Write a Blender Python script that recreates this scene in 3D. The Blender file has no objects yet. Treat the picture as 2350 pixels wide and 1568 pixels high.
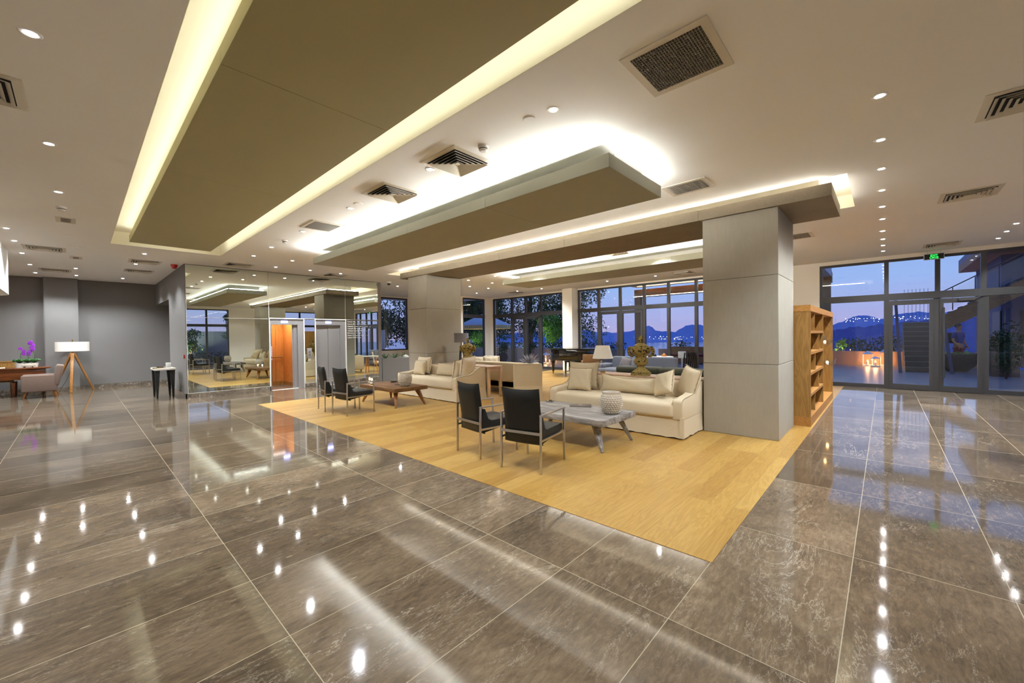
import bpy, bmesh, math, random
from mathutils import Vector, Matrix, Euler
PI = math.pi
sc = bpy.context.scene
C = sc.collection
rnd = random.Random(7)

# ------------------------------------------------------------------ colour and materials
def S(r, g, b):
    f = lambda v: (v/255)/12.92 if v/255 <= .04045 else (((v/255)+.055)/1.055)**2.4
    return (f(r), f(g), f(b), 1)

class NT:
    def __init__(s, name):
        s.m = bpy.data.materials.new(name); s.m.use_nodes = True
        s.t = s.m.node_tree; s.n = s.t.nodes; s.l = s.t.links
        s.b = s.n['Principled BSDF']; s.out = s.n['Material Output']
    def new(s, typ, **kw):
        n = s.n.new(typ)
        for k, v in kw.items():
            if k.startswith('i_'): n.inputs[int(k[2:]) if k[2:].isdigit() else k[2:].replace('_', ' ')].default_value = v
            else: setattr(n, k, v)
        return n
    def link(s, a, b): s.l.new(a, b)
    def math(s, op, a, b=None, c=None):
        n = s.n.new('ShaderNodeMath'); n.operation = op
        for i, v in enumerate((a, b, c)):
            if v is None: continue
            if isinstance(v, (int, float)): n.inputs[i].default_value = v
            else: s.l.new(v, n.inputs[i])
        return n.outputs[0]
    def mix(s, f, a, b, typ='MIX'):
        n = s.n.new('ShaderNodeMix'); n.data_type = 'RGBA'; n.blend_type = typ
        for i, v in ((0, f), (6, a), (7, b)):
            if hasattr(v, 'is_output') or isinstance(v, bpy.types.NodeSocket): s.l.new(v, n.inputs[i])
            else: n.inputs[i].default_value = v
        return n.outputs[2]
    def ramp(s, f, stops):
        n = s.n.new('ShaderNodeValToRGB'); e = n.color_ramp.elements
        while len(e) < len(stops): e.new(.5)
        for el, (p, c) in zip(e, stops): el.position = p; el.color = c
        s.l.new(f, n.inputs[0]); return n.outputs[0]
    def coord(s, scale=(1, 1, 1), which='Object', rot=(0, 0, 0)):
        c = s.n.new('ShaderNodeTexCoord'); m = s.n.new('ShaderNodeMapping')
        m.inputs['Scale'].default_value = scale; m.inputs['Rotation'].default_value = rot
        s.l.new(c.outputs[which], m.inputs[0]); return m.outputs[0]
    def noise(s, vec, scale, detail=4, rough=.5, dist=0):
        n = s.n.new('ShaderNodeTexNoise'); n.inputs['Scale'].default_value = scale
        n.inputs['Detail'].default_value = detail; n.inputs['Roughness'].default_value = rough
        n.inputs['Distortion'].default_value = dist
        s.l.new(vec, n.inputs['Vector']); return n.outputs[0]
    def bump(s, h, strength=.3, dist=.01):
        n = s.n.new('ShaderNodeBump'); n.inputs['Strength'].default_value = strength
        n.inputs['Distance'].default_value = dist; s.l.new(h, n.inputs['Height'])
        s.l.new(n.outputs[0], s.b.inputs['Normal'])

def base(nt, col=None, rough=.5, metal=0, spec=.5, coat=0, sheen=0):
    b = nt.b
    if col is not None:
        if isinstance(col, tuple): b.inputs['Base Color'].default_value = col
        else: nt.link(col, b.inputs['Base Color'])
    b.inputs['Roughness'].default_value = rough; b.inputs['Metallic'].default_value = metal
    b.inputs['Specular IOR Level'].default_value = spec
    b.inputs['Coat Weight'].default_value = coat; b.inputs['Coat Roughness'].default_value = .05
    b.inputs['Sheen Weight'].default_value = sheen
    return nt.m

def plain(name, col, rough=.5, metal=0, spec=.5, coat=0, var=.06, scale=6, bump=0, bscale=60):
    nt = NT(name); v = nt.coord()
    n = nt.noise(v, scale, 4)
    d = tuple(c*(1-var) for c in col[:3])+(1,); u = tuple(min(1, c*(1+var)) for c in col[:3])+(1,)
    c = nt.mix(n, d, u)
    base(nt, c, rough, metal, spec, coat)
    if bump:
        nt.bump(nt.noise(v, bscale, 3), bump, .004)
    return nt.m

def emit(name, col, strength):
    nt = NT(name); base(nt, col, .5)
    nt.b.inputs['Emission Color'].default_value = col; nt.b.inputs['Emission Strength'].default_value = strength
    return nt.m

def fabric(name, col, weave=220, var=.10, rough=.9):
    nt = NT(name); v = nt.coord()
    a = nt.noise(v, weave, 2); b_ = nt.noise(v, 5, 5)
    c1 = nt.mix(a, tuple(c*(1-var) for c in col[:3])+(1,), tuple(min(1, c*(1+var)) for c in col[:3])+(1,))
    c2 = nt.mix(nt.math('MULTIPLY', b_, .35), c1, tuple(c*.8 for c in col[:3])+(1,))
    base(nt, c2, rough, spec=.2, sheen=.15)
    w = nt.noise(v, 9, 4, .6, 1.2)
    nt.bump(nt.math('ADD', nt.math('MULTIPLY', w, 2.0), nt.math('MULTIPLY', a, .25)), .25, .008)
    return nt.m

def wood(name, c1, c2, axis='z', rough=.45, scale=1.0, coat=0, rings=14):
    nt = NT(name)
    sc_ = {'x': (.12, 1, 1), 'y': (1, .12, 1), 'z': (1, 1, .12)}[axis]
    v = nt.coord(tuple(k*scale for k in sc_))
    n1 = nt.noise(v, 3.2, 3, .5, .6)
    w = nt.math('SINE', nt.math('MULTIPLY', n1, rings*6))
    w = nt.math('MULTIPLY_ADD', w, .28, .5)
    n2 = nt.noise(v, 90, 3, .6)
    f = nt.math('ADD', nt.math('MULTIPLY', w, .6), nt.math('MULTIPLY', n2, .4))
    c = nt.ramp(f, [(.15, c1), (.85, c2)])
    base(nt, c, rough, spec=.35, coat=coat); nt.bump(n2, .15, .002)
    return nt.m

def marble_floor():
    nt = NT('polished_stone_floor'); tc = nt.new('ShaderNodeTexCoord')
    sp = nt.new('ShaderNodeSeparateXYZ'); nt.link(tc.outputs['Object'], sp.inputs[0])
    u = nt.math('DIVIDE', nt.math('ADD', sp.outputs[0], .155), .684)
    v = nt.math('DIVIDE', nt.math('SUBTRACT', sp.outputs[1], .70), 1.387)
    fu, fv = nt.math('FRACT', u), nt.math('FRACT', v)
    cu, cv = nt.math('FLOOR', u), nt.math('FLOOR', v)
    du = nt.math('MULTIPLY', nt.math('SUBTRACT', .5, nt.math('ABSOLUTE', nt.math('SUBTRACT', fu, .5))), .684)
    dv = nt.math('MULTIPLY', nt.math('SUBTRACT', .5, nt.math('ABSOLUTE', nt.math('SUBTRACT', fv, .5))), 1.387)
    grout = nt.math('LESS_THAN', nt.math('MINIMUM', du, dv), .0022)
    cell = nt.new('ShaderNodeCombineXYZ'); nt.link(cu, cell.inputs[0]); nt.link(cv, cell.inputs[1])
    wn = nt.new('ShaderNodeTexWhiteNoise'); wn.noise_dimensions = '3D'; nt.link(cell.outputs[0], wn.inputs[0])
    # each slab shows its own cut of the stone
    off = nt.new('ShaderNodeVectorMath', operation='MULTIPLY'); off.inputs[1].default_value = (7, 7, 7)
    nt.link(wn.outputs['Color'], off.inputs[0])
    ad = nt.new('ShaderNodeVectorMath', operation='ADD'); nt.link(tc.outputs['Object'], ad.inputs[0]); nt.link(off.outputs[0], ad.inputs[1])
    mp = nt.new('ShaderNodeMapping'); mp.inputs['Rotation'].default_value = (0, 0, .62); mp.inputs['Scale'].default_value = (1.5, .42, 1)
    nt.link(ad.outputs[0], mp.inputs[0]); P = mp.outputs[0]
    cloud = nt.noise(ad.outputs[0], 1.3, 8, .66, .6)
    fine = nt.noise(P, 22, 8, .78, .5)
    f = nt.math('ADD', nt.math('MULTIPLY', cloud, .5), nt.math('MULTIPLY', fine, .5))
    c = nt.ramp(f, [(.34, S(64, 54, 44)), (.5, S(98, 84, 68)), (.66, S(133, 115, 95))])
    def vein(scale, width, det):
        # thin bright line where the noise crosses its middle value
        n = nt.noise(P, scale, det, .68, .7)
        d = nt.math('ABSOLUTE', nt.math('SUBTRACT', n, .5))
        return nt.math('SUBTRACT', 1, nt.math('MINIMUM', nt.math('DIVIDE', d, width), 1))
    mask = nt.math('MULTIPLY', nt.math('SUBTRACT', nt.noise(P, 1.6, 4), .42), 5)
    v1 = nt.math('MULTIPLY', vein(2.2, .006, 10), mask)
    v2 = nt.math('MULTIPLY', vein(7.5, .009, 8), nt.math('GREATER_THAN', nt.noise(P, 2.3, 2), .55))
    c = nt.mix(nt.math('MULTIPLY', nt.math('MULTIPLY', v1, fine), .85), c, S(206, 196, 180))
    c = nt.mix(nt.math('MULTIPLY', nt.math('MULTIPLY', v2, fine), .6), c, S(198, 188, 170))
    vo = nt.new('ShaderNodeTexVoronoi'); vo.inputs['Scale'].default_value = 3.2; nt.link(P, vo.inputs['Vector'])
    sh = nt.math('LESS_THAN', vo.outputs['Distance'], .03)
    c = nt.mix(nt.math('MULTIPLY', sh, .45), c, S(196, 184, 164))
    tv = nt.math('MULTIPLY', nt.math('SUBTRACT', wn.outputs['Value'], .5), .45)
    hsv = nt.new('ShaderNodeHueSaturation'); nt.link(c, hsv.inputs['Color']); nt.link(nt.math('ADD', 1, tv), hsv.inputs['Value'])
    c = nt.mix(grout, hsv.outputs[0], S(148, 136, 110))
    base(nt, c, .07, spec=.55)
    r = nt.math('MULTIPLY_ADD', fine, .06, .03); nt.link(nt.math('MAXIMUM', r, nt.math('MULTIPLY', grout, .5)), nt.b.inputs['Roughness'])
    nt.bump(nt.noise(tc.outputs['Object'], 2.5, 2), .05, .004)
    return nt.m

def oak_floor():
    nt = NT('oak_plank_floor'); v = nt.coord(rot=(0, 0, PI/2))
    br = nt.new('ShaderNodeTexBrick'); nt.link(v, br.inputs['Vector'])
    br.offset = .37; br.offset_frequency = 3; br.squash = 1
    br.inputs['Scale'].default_value = 1; br.inputs['Brick Width'].default_value = 1.9; br.inputs['Row Height'].default_value = .19
    br.inputs['Mortar Size'].default_value = .0012; br.inputs['Mortar Smooth'].default_value = 0; br.inputs['Bias'].default_value = 0
    br.inputs['Color1'].default_value = (0, 0, 0, 1); br.inputs['Color2'].default_value = (1, 1, 1, 1); br.inputs['Mortar'].default_value = (.5, .5, .5, 1)
    sp = nt.new('ShaderNodeSeparateColor'); nt.link(br.outputs['Color'], sp.inputs[0])
    tone = sp.outputs[0]
    tc = nt.new('ShaderNodeTexCoord'); comb = nt.new('ShaderNodeCombineXYZ'); nt.link(nt.math('MULTIPLY', tone, 9), comb.inputs[0]); nt.link(nt.math('MULTIPLY', tone, 5), comb.inputs[2])
    ad = nt.new('ShaderNodeVectorMath', operation='ADD'); nt.link(tc.outputs['Object'], ad.inputs[0]); nt.link(comb.outputs[0], ad.inputs[1])
    mp = nt.new('ShaderNodeMapping'); mp.inputs['Scale'].default_value = (1, .1, 1); nt.link(ad.outputs[0], mp.inputs[0])
    g = nt.noise(mp.outputs[0], 5, 4, .55, .9)
    rings = nt.math('MULTIPLY_ADD', nt.math('SINE', nt.math('MULTIPLY', g, 90)), .5, .5)
    fib = nt.noise(mp.outputs[0], 90, 3, .6)
    f = nt.math('ADD', nt.math('MULTIPLY', tone, .45), nt.math('ADD', nt.math('MULTIPLY', rings, .22), nt.math('MULTIPLY', fib, .33)))
    c = nt.ramp(f, [(.1, S(133, 95, 40)), (.5, S(158, 122, 60)), (.95, S(180, 147, 83))])
    c = nt.mix(nt.math('MULTIPLY', br.outputs['Fac'], .7), c, S(110, 76, 32))
    base(nt, c, .34, spec=.4); nt.bump(fib, .08, .002)
    return nt.m

def concrete(name, col, var=.18, streak=False):
    nt = NT(name); v = nt.coord(); v2 = nt.coord((1, 1, .15)) if streak else v
    a = nt.noise(v, 2.2, 8, .65, .3); b_ = nt.noise(v2, 34, 6, .7)
    f = nt.math('ADD', nt.math('MULTIPLY', a, .5), nt.math('MULTIPLY', b_, .5))
    c = nt.ramp(f, [(.25, tuple(k*(1-var) for k in col[:3])+(1,)), (.75, tuple(min(1, k*(1+var)) for k in col[:3])+(1,))])
    base(nt, c, .75, spec=.25); nt.bump(b_, .12, .004)
    return nt.m

def brushed(name, col, rough=.32, axis=(1, 1, 60)):
    nt = NT(name); v = nt.coord(axis); n = nt.noise(v, 4, 3)
    c = nt.mix(n, tuple(k*.85 for k in col[:3])+(1,), col)
    return base(nt, c, rough, 1)

def glass_mat(name, tint=(1, 1, 1, 1), boost=1.0):
    nt = NT(name); nt.n.remove(nt.b)
    tr = nt.new('ShaderNodeBsdfTransparent'); tr.inputs[0].default_value = tint
    gl = nt.new('ShaderNodeBsdfGlossy'); gl.inputs['Roughness'].default_value = 0
    fr = nt.new('ShaderNodeFresnel'); fr.inputs[0].default_value = 1.5
    mx = nt.new('ShaderNodeMixShader'); ge = nt.new('ShaderNodeNewGeometry'); front = nt.math('SUBTRACT', 1, ge.outputs['Backfacing'])
    nt.link(nt.math('MULTIPLY', front, nt.math('MINIMUM', nt.math('MULTIPLY', fr.outputs[0], boost), 1)), mx.inputs[0])
    nt.link(tr.outputs[0], mx.inputs[1]); nt.link(gl.outputs[0], mx.inputs[2]); nt.link(mx.outputs[0], nt.out.inputs[0])
    return nt.m

def mirror_mat():
    nt = NT('tinted_mirror'); base(nt, (.80, .86, .80, 1), .0, 1)
    return nt.m

def urn_mat():
    nt = NT('flaking_ochre_paint'); v = nt.coord()
    a = nt.noise(v, 26, 3, .55, .8); k = nt.math('GREATER_THAN', a, .57)
    b_ = nt.noise(v, 60, 4)
    c1 = nt.mix(b_, S(132, 112, 60), S(178, 158, 98))
    c = nt.mix(k, c1, S(40, 32, 22)); base(nt, c, .8, spec=.2)
    nt.bump(nt.math('SUBTRACT', b_, nt.math('MULTIPLY', k, 1.0)), .5, .006)
    return nt.m

def weathered():
    nt = NT('whitewashed_wood'); v = nt.coord((.25, 1, 1)); v2 = nt.coord((.06, 1, 1))
    a = nt.noise(v, 7, 6, .7, .8); b_ = nt.noise(v2, 60, 4, .7)
    f = nt.math('ADD', nt.math('MULTIPLY', a, .5), nt.math('MULTIPLY', b_, .5))
    c = nt.ramp(f, [(.36, S(84, 78, 74)), (.5, S(134, 128, 124)), (.66, S(196, 190, 184))])
    base(nt, c, .6, spec=.3); nt.bump(b_, .5, .004); return nt.m

def rustic():
    nt = NT('rustic_brown_wood'); v = nt.coord((.2, 1, 1)); v2 = nt.coord((.05, 1, 1))
    a = nt.noise(v, 5, 6, .7, 1.0); b_ = nt.noise(v2, 60, 4, .7)
    f = nt.math('ADD', nt.math('MULTIPLY', a, .55), nt.math('MULTIPLY', b_, .45))
    c = nt.ramp(f, [(.32, S(52, 34, 20)), (.5, S(104, 72, 42)), (.68, S(152, 112, 68))])
    base(nt, c, .4, spec=.4); nt.bump(b_, .4, .004); return nt.m

def leafy(name, c1, c2):
    nt = NT(name); oi = nt.new('ShaderNodeTexCoord'); n = nt.noise(oi.outputs['Object'], 3, 3)
    c = nt.mix(n, c1, c2); base(nt, c, .6, spec=.3)
    return nt.m

M = dict(
 ceil=plain('white_ceiling_paint', S(246, 245, 243), .85, spec=.15, var=.02, scale=1.5),
 cove=plain('cream_recess_paint', S(240, 236, 218), .8, spec=.15, var=.02),
 wallg=plain('grey_wall_paint', S(123, 119, 116), .85, spec=.15, var=.03, scale=2),
 wallb=plain('beige_wall_paint', S(230, 222, 210), .85, spec=.15, var=.03, scale=2),
 raft=plain('grey_green_raft_paint', S(162, 160, 142), .6, spec=.25, var=.04, scale=1.5), olive=plain('olive_grey_panel_paint', S(168, 159, 116), .6, spec=.25, var=.04, scale=1.5),
 beam=concrete('brown_concrete_cladding', S(132, 120, 102), .22),
 column=concrete('grey_plaster_cladding', S(160, 153, 140), .10, True),
 joint=plain('dark_joint', S(92, 86, 74), .9),
 floor=marble_floor(), oak=oak_floor(),
 plinth=None, mirror=mirror_mat(),
 edge=plain('white_metal_trim', S(235, 235, 230), .35, spec=.5, var=.01),
 steel=brushed('brushed_steel', S(205, 200, 195), .3, (1, 1, 60)),
 steelp=plain('satin_steel_door', S(150, 147, 146), .34, .35, spec=.6, var=.05, scale=2),
 leather=plain('black_leather', S(22, 22, 21), .42, spec=.4, var=.12, scale=14, bump=.35, bscale=120),
 linen=fabric('oat_linen', S(214, 198, 168)),
 linen2=fabric('pale_pillow_linen', S(228, 214, 190)),
 piping=fabric('fringe_thread', S(172, 154, 126), 90),
 ww=weathered(), rustic=rustic(),
 legbrown=wood('walnut_leg_wood', S(112, 70, 34), S(158, 108, 60), 'z', .4, 3),
 bead=plain('pearl_glazed_ceramic', S(196, 186, 170), .22, spec=.7, var=.10, scale=30),
 dark=plain('dark_interior', S(30, 26, 22), .9), black=plain('black_plastic', S(16, 16, 16), .45),
 urn=urn_mat(),
 frame=plain('charcoal_window_frame', S(52, 50, 50), .45, spec=.4, var=.05),
 glass=glass_mat('window_glass', (.97, .985, .99, 1), 1.9), cglass=glass_mat('clear_glass', (.96, .97, .97, 1), 1.9),
 walnut=wood('walnut_veneer', S(128, 92, 42), S(170, 128, 70), 'z', .4, 1.6),
 walnuty=wood('walnut_veneer_lengthwise', S(150, 100, 46), S(188, 136, 72), 'y', .4, 1.6),
 cabwood=wood('orange_cab_veneer', S(176, 112, 48), S(214, 152, 84), 'z', .35, 2.2),
 lamp=emit('downlight_lens', (1, .97, .94, 1), 110),
 chrome=brushed('chrome', S(225, 225, 225), .08, (1, 1, 1)),
 grille=plain('grille_metal', S(150, 142, 128), .5, var=.03), ventp=plain('vent_cream_paint', S(214, 206, 190), .5, var=.02),
 piano=plain('black_lacquer', S(10, 9, 9), .06, spec=.6, coat=.6, var=.02), gold=brushed('brass', S(200, 160, 80), .25, (1, 1, 1)),
 shadew=None, grey=fabric('grey_wool', S(112, 118, 134)), olivef=fabric('dark_olive_velvet', S(58, 58, 44), 160, .2, .55),
 shadeg=fabric('grey_lamp_fabric', S(128, 124, 128)),
 oakl=wood('pale_oak', S(196, 164, 130), S(222, 194, 160), 'z', .5, 2),
 oakx=wood('pale_oak_top', S(176, 144, 116), S(208, 176, 148), 'x', .45, 2),
 desk=wood('dark_cherry', S(74, 34, 14), S(122, 66, 30), 'y', .25, 1.4, .4),
 deskl=wood('dark_cherry_leg', S(62, 30, 14), S(104, 58, 28), 'z', .35, 2),
 tripod=wood('honey_wood', S(124, 78, 34), S(186, 132, 68), 'z', .4, 3),
 rose=fabric('dusty_rose_fabric', S(118, 98, 88)),
 stone=plain('terrace_stone', S(126, 122, 124), .35, spec=.4, var=.12, scale=3),
 render=plain('pink_parapet_render', S(176, 140, 116), .85, var=.08, scale=2), bwall=plain('white_outdoor_wall', S(120, 124, 140), .85, var=.05), bdark=plain('dusk_building_render', S(74, 80, 104), .85, var=.05), stairm=plain('unlit_stair_stone', S(70, 68, 62), .8, var=.1),  # dusk shade is put into the building and stair colours
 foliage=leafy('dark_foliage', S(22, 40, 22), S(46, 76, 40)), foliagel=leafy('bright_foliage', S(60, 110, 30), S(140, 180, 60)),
 bark=plain('bark', S(70, 56, 42), .9, bump=.5), hill=plain('haze_tinted_hillside', S(112, 140, 196), 1, spec=0, var=.10, scale=.004), sea=plain('evening_sea', S(40, 76, 150), .18, spec=.5, var=.1, scale=.01),  # hill: distance haze is put into the blue base colour
 fargreen=plain('haze_tinted_scrub', S(58, 92, 150), 1, spec=0, var=.2, scale=.02),  # scrub tinted blue, distance haze put into its colour
 soil=plain('white_pebbles', S(200, 194, 182), .8, var=.2, scale=60, bump=.6), red=plain('red_plastic', S(170, 18, 14), .35),
 white=plain('matt_white', S(226, 224, 218), .45, var=.02), purple=plain('orchid_purple', S(150, 40, 190), .5, var=.25, scale=40), green=plain('leaf_green', S(40, 84, 34), .4, var=.2, scale=20), agave=plain('silver_agave', S(160, 164, 184), .45, var=.2, scale=25),
 candle=emit('candle_glow', (1, .55, .2, 1), 14), screen=emit('lift_display', (.35, .4, 1, 1), 9), exitg=emit('exit_green', (.03, 1, .12, 1), .9), city=emit('town_lights', (1, .85, .6, 1), 4),
 orangew=wood('orange_beech', S(196, 120, 50), S(226, 156, 84), 'z', .5, 3), skin=plain('skin', S(160, 100, 70), .6), blue=fabric('blue_cotton', S(30, 50, 120)), maroon=fabric('maroon_cotton', S(120, 30, 36)), hair=plain('dark_hair', S(22, 18, 16), .6),
 canvas=plain('parasol_canvas', S(190, 196, 206), .8), stripe=None, wine=fabric('wine_cushion', S(110, 34, 36)), slat=wood('timber_slats', S(110, 78, 48), S(150, 112, 72), 'x', .6, 2),
 concb=plain('rough_bowl_stone', S(84, 78, 72), .8, var=.2, scale=12, bump=.5), paper=plain('printed_paper', S(206, 196, 176), .6, var=.1, scale=90), menu=plain('menu_cover', S(70, 62, 62), .3),
)
def lampshade_mat():
    nt = NT('white_lampshade'); base(nt, S(236, 232, 222), .8, spec=.1)
    nt.b.inputs['Transmission Weight'].default_value = 0
    nt.b.inputs['Emission Color'].default_value = S(250, 240, 225); nt.b.inputs['Emission Strength'].default_value = .08
    return nt.m
M['shadew'] = lampshade_mat()
def stripes():
    nt = NT('yellow_striped_valance'); tc = nt.new('ShaderNodeTexCoord'); sp = nt.new('ShaderNodeSeparateXYZ'); nt.link(tc.outputs['Object'], sp.inputs[0])
    s = nt.math('ADD', sp.outputs[0], sp.outputs[1])
    f = nt.math('GREATER_THAN', nt.math('FRACT', nt.math('MULTIPLY', s, 5.5)), .5)
    c = nt.mix(f, S(226, 220, 196), S(196, 160, 60)); base(nt, c, .8); return nt.m
M['stripe'] = stripes()
def plinth():
    nt = NT('stone_skirting'); v = nt.coord()
    a = nt.noise(v, 9, 7, .65, .4); c = nt.ramp(a, [(.3, S(78, 68, 58)), (.7, S(132, 120, 106))])
    n = nt.noise(v, 1.3, 5, .6, 1.2); d = nt.math('ABSOLUTE', nt.math('SUBTRACT', n, .5))
    k = nt.math('SUBTRACT', 1, nt.math('MINIMUM', nt.math('DIVIDE', d, .008), 1))
    base(nt, nt.mix(nt.math('MULTIPLY', k, .6), c, S(214, 206, 190)), .15); return nt.m
M['plinth'] = plinth()

# ------------------------------------------------------------------ mesh builder
class B:
    def __init__(s): s.bm = bmesh.new()
    def add(s, bm2, T=None):
        if T is not None: bm2.transform(T)
        me = bpy.data.meshes.new('tmp'); bm2.to_mesh(me); s.bm.from_mesh(me); bpy.data.meshes.remove(me); bm2.free(); return s
    def box(s, x0, x1, y0, y1, z0, z1, r=0, seg=2, T=None):
        b = bmesh.new(); bmesh.ops.create_cube(b, size=1)
        for v in b.verts: v.co = Vector(((x0+x1)/2+v.co.x*(x1-x0), (y0+y1)/2+v.co.y*(y1-y0), (z0+z1)/2+v.co.z*(z1-z0)))
        if r: bmesh.ops.bevel(b, geom=b.edges[:], offset=min(r, abs(x1-x0)*.49, abs(y1-y0)*.49, abs(z1-z0)*.49), segments=seg, profile=.5, affect='EDGES')
        return s.add(b, T)
    def cone(s, p0, p1, r0, r1=None, n=16, cap=True, T=None):
        r1 = r0 if r1 is None else r1
        p0, p1 = Vector(p0), Vector(p1); d = p1-p0
        b = bmesh.new(); bmesh.ops.create_cone(b, cap_ends=cap, segments=n, radius1=max(r0, 1e-5), radius2=max(r1, 1e-5), depth=d.length)
        X = Matrix.Translation((p0+p1)/2) @ d.to_track_quat('Z', 'Y').to_matrix().to_4x4()
        b.transform(X); return s.add(b, T)
    def bar(s, p0, p1, w, h=None, r=0, T=None, w1=None, h1=None):
        h = w if h is None else h; p0, p1 = Vector(p0), Vector(p1); d = p1-p0; L = d.length
        b = bmesh.new(); bmesh.ops.create_cube(b, size=1)
        w1 = w if w1 is None else w1; h1 = h if h1 is None else h1
        for v in b.verts:
            t = v.co.z > 0
            v.co = Vector((v.co.x*(w1 if t else w), v.co.y*(h1 if t else h), v.co.z*L))
        if r: bmesh.ops.bevel(b, geom=b.edges[:], offset=r, segments=2, profile=.5, affect='EDGES')
        up = 'Y'
        b.transform(Matrix.Translation((p0+p1)/2) @ d.to_track_quat('Z', up).to_matrix().to_4x4()); return s.add(b, T)
    def lathe(s, prof, n=32, T=None, closed=False):
        b = bmesh.new(); rings = []
        for (r, z) in prof:
            rings.append([b.verts.new((r*math.cos(2*PI*i/n), r*math.sin(2*PI*i/n), z)) for i in range(n)] if r > 1e-6 else [b.verts.new((0, 0, z))])
        for a, c in zip(rings, rings[1:]):
            for i in range(n):
                j = (i+1) % n
                if len(a) == 1 and len(c) == 1: continue
                if len(a) == 1: b.faces.new((a[0], c[j], c[i]))
                elif len(c) == 1: b.faces.new((a[i], a[j], c[0]))
                else: b.faces.new((a[i], a[j], c[j], c[i]))
        bmesh.ops.recalc_face_normals(b, faces=b.faces[:]); return s.add(b, T)
    def prism(s, pts, z0, z1, T=None, r=0, seg=2):
        b = bmesh.new(); lo = [b.verts.new((x, y, z0)) for x, y in pts]; hi = [b.verts.new((x, y, z1)) for x, y in pts]; n = len(pts)
        b.faces.new(lo[::-1]); b.faces.new(hi)
        for i in range(n): b.faces.new((lo[i], lo[(i+1) % n], hi[(i+1) % n], hi[i]))
        bmesh.ops.recalc_face_normals(b, faces=b.faces[:])
        if r: bmesh.ops.bevel(b, geom=b.edges[:], offset=r, segments=seg, profile=.5, affect='EDGES')
        return s.add(b, T)
    def tube(s, pts, r, n=8, cyc=False, T=None):
        b = bmesh.new(); P = [Vector(p) for p in pts]; rings = []; m = len(P)
        rr = r if isinstance(r, (list, tuple)) else [r]*m
        ref = Vector((.123, .456, .88)).normalized()
        for i, p in enumerate(P):
            if cyc: t = (P[(i+1) % m]-P[i-1])
            else: t = (P[min(i+1, m-1)]-P[max(i-1, 0)])
            t.normalize(); a = t.cross(ref).normalized(); c = t.cross(a)
            rings.append([b.verts.new(p+(a*math.cos(2*PI*k/n)+c*math.sin(2*PI*k/n))*rr[i]) for k in range(n)])
        R = list(zip(rings, rings[1:]+([rings[0]] if cyc else [])))
        if not cyc: R = R[:m-1]
        for a, c in R:
            for k in range(n): b.faces.new((a[k], a[(k+1) % n], c[(k+1) % n], c[k]))
        if not cyc: b.faces.new(rings[0][::-1]); b.faces.new(rings[-1])
        bmesh.ops.recalc_face_normals(b, faces=b.faces[:]); return s.add(b, T)
    def ball(s, c, r, n=12, sc_=(1, 1, 1), T=None):
        b = bmesh.new(); bmesh.ops.create_uvsphere(b, u_segments=n, v_segments=max(6, n*2//3), radius=r)
        for v in b.verts: v.co = Vector((v.co.x*sc_[0], v.co.y*sc_[1], v.co.z*sc_[2]))+Vector(c)
        return s.add(b, T)
    def pillow(s, w, h, t, n=14, pinch=.10, T=None, sag=0):
        # thin square cushion in the xz plane, thickness along y, bottom edge on z=0
        b = bmesh.new(); F = []; Bk = []
        for side in (1, -1):
            g = []
            for i in range(n+1):
                row = []
                for j in range(n+1):
                    u, v = 2*i/n-1, 2*j/n-1
                    pu = 1-pinch*(1-v*v)*abs(u)**3; pv = 1-pinch*(1-u*u)*abs(v)**3
                    th = t/2*((1-abs(u)**2.6)*(1-abs(v)**2.6))**.5
                    th += .006*math.sin(9*u+5*v)*(1-abs(u)**4)*(1-abs(v)**4)
                    if side == -1 and (i in (0, n) or j in (0, n)): row.append(F[i][j]); continue
                    row.append(b.verts.new((u*pu*w/2, side*th, h/2+v*pv*h/2-sag*(1-u*u)*max(v, 0))))
                g.append(row)
            if side == 1: F = g
            for i in range(n):
                for j in range(n):
                    q = (g[i][j], g[i+1][j], g[i+1][j+1], g[i][j+1])
                    b.faces.new(q if side == -1 else q[::-1])
        bmesh.ops.recalc_face_normals(b, faces=b.faces[:]); return s.add(b, T)
    def build(s, name, mat, parent=None, smooth=40, loc=None):
        me = bpy.data.meshes.new(name); s.bm.to_mesh(me); s.bm.free()
        if smooth:
            for p in me.polygons: p.use_smooth = True
            me.set_sharp_from_angle(angle=math.radians(smooth))
        me.materials.append(M[mat] if isinstance(mat, str) else mat)
        o = bpy.data.objects.new(name, me); C.objects.link(o)
        if parent is not None: o.parent = parent
        if loc: o.location = loc
        return o

def tr(x=0, y=0, z=0, rx=0, ry=0, rz=0): return Matrix.Translation((x, y, z)) @ Euler((rx, ry, rz)).to_matrix().to_4x4()
def box(x0, x1, y0, y1, z0, z1, r=0, T=None, seg=2): return B().box(x0, x1, y0, y1, z0, z1, r, seg, T)
def thing(name, label, cat, loc=(0, 0, 0), rz=0, group=None):
    o = bpy.data.objects.new(name, None); C.objects.link(o); o.location = loc; o.rotation_euler = (0, 0, rz)
    o['label'] = label; o['category'] = cat
    if group: o['group'] = group
    return o
def tag(o, label, cat, group=None, kind=None):
    o['label'] = label; o['category'] = cat
    if group: o['group'] = group
    if kind: o['kind'] = kind
    return o
def struct(name, b, mat, label=None, parent=None, smooth=40):
    o = b.build(name, mat, parent, smooth)
    if parent is None:
        o['kind'] = 'structure'
        if label: o['label'] = label
    return o
def kids(o): return [c for c in bpy.data.objects if c.parent == o]
def dup(o, loc=None, rz=None, label=None, group=None, parent=None):
    ch = kids(o)
    r = o.copy(); C.objects.link(r); r.parent = parent
    if loc is not None: r.location = loc
    if rz is not None: r.rotation_euler = (0, 0, rz)
    if label: r['label'] = label
    if group: r['group'] = group
    for c in ch: dup(c, parent=r)
    return r
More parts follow.
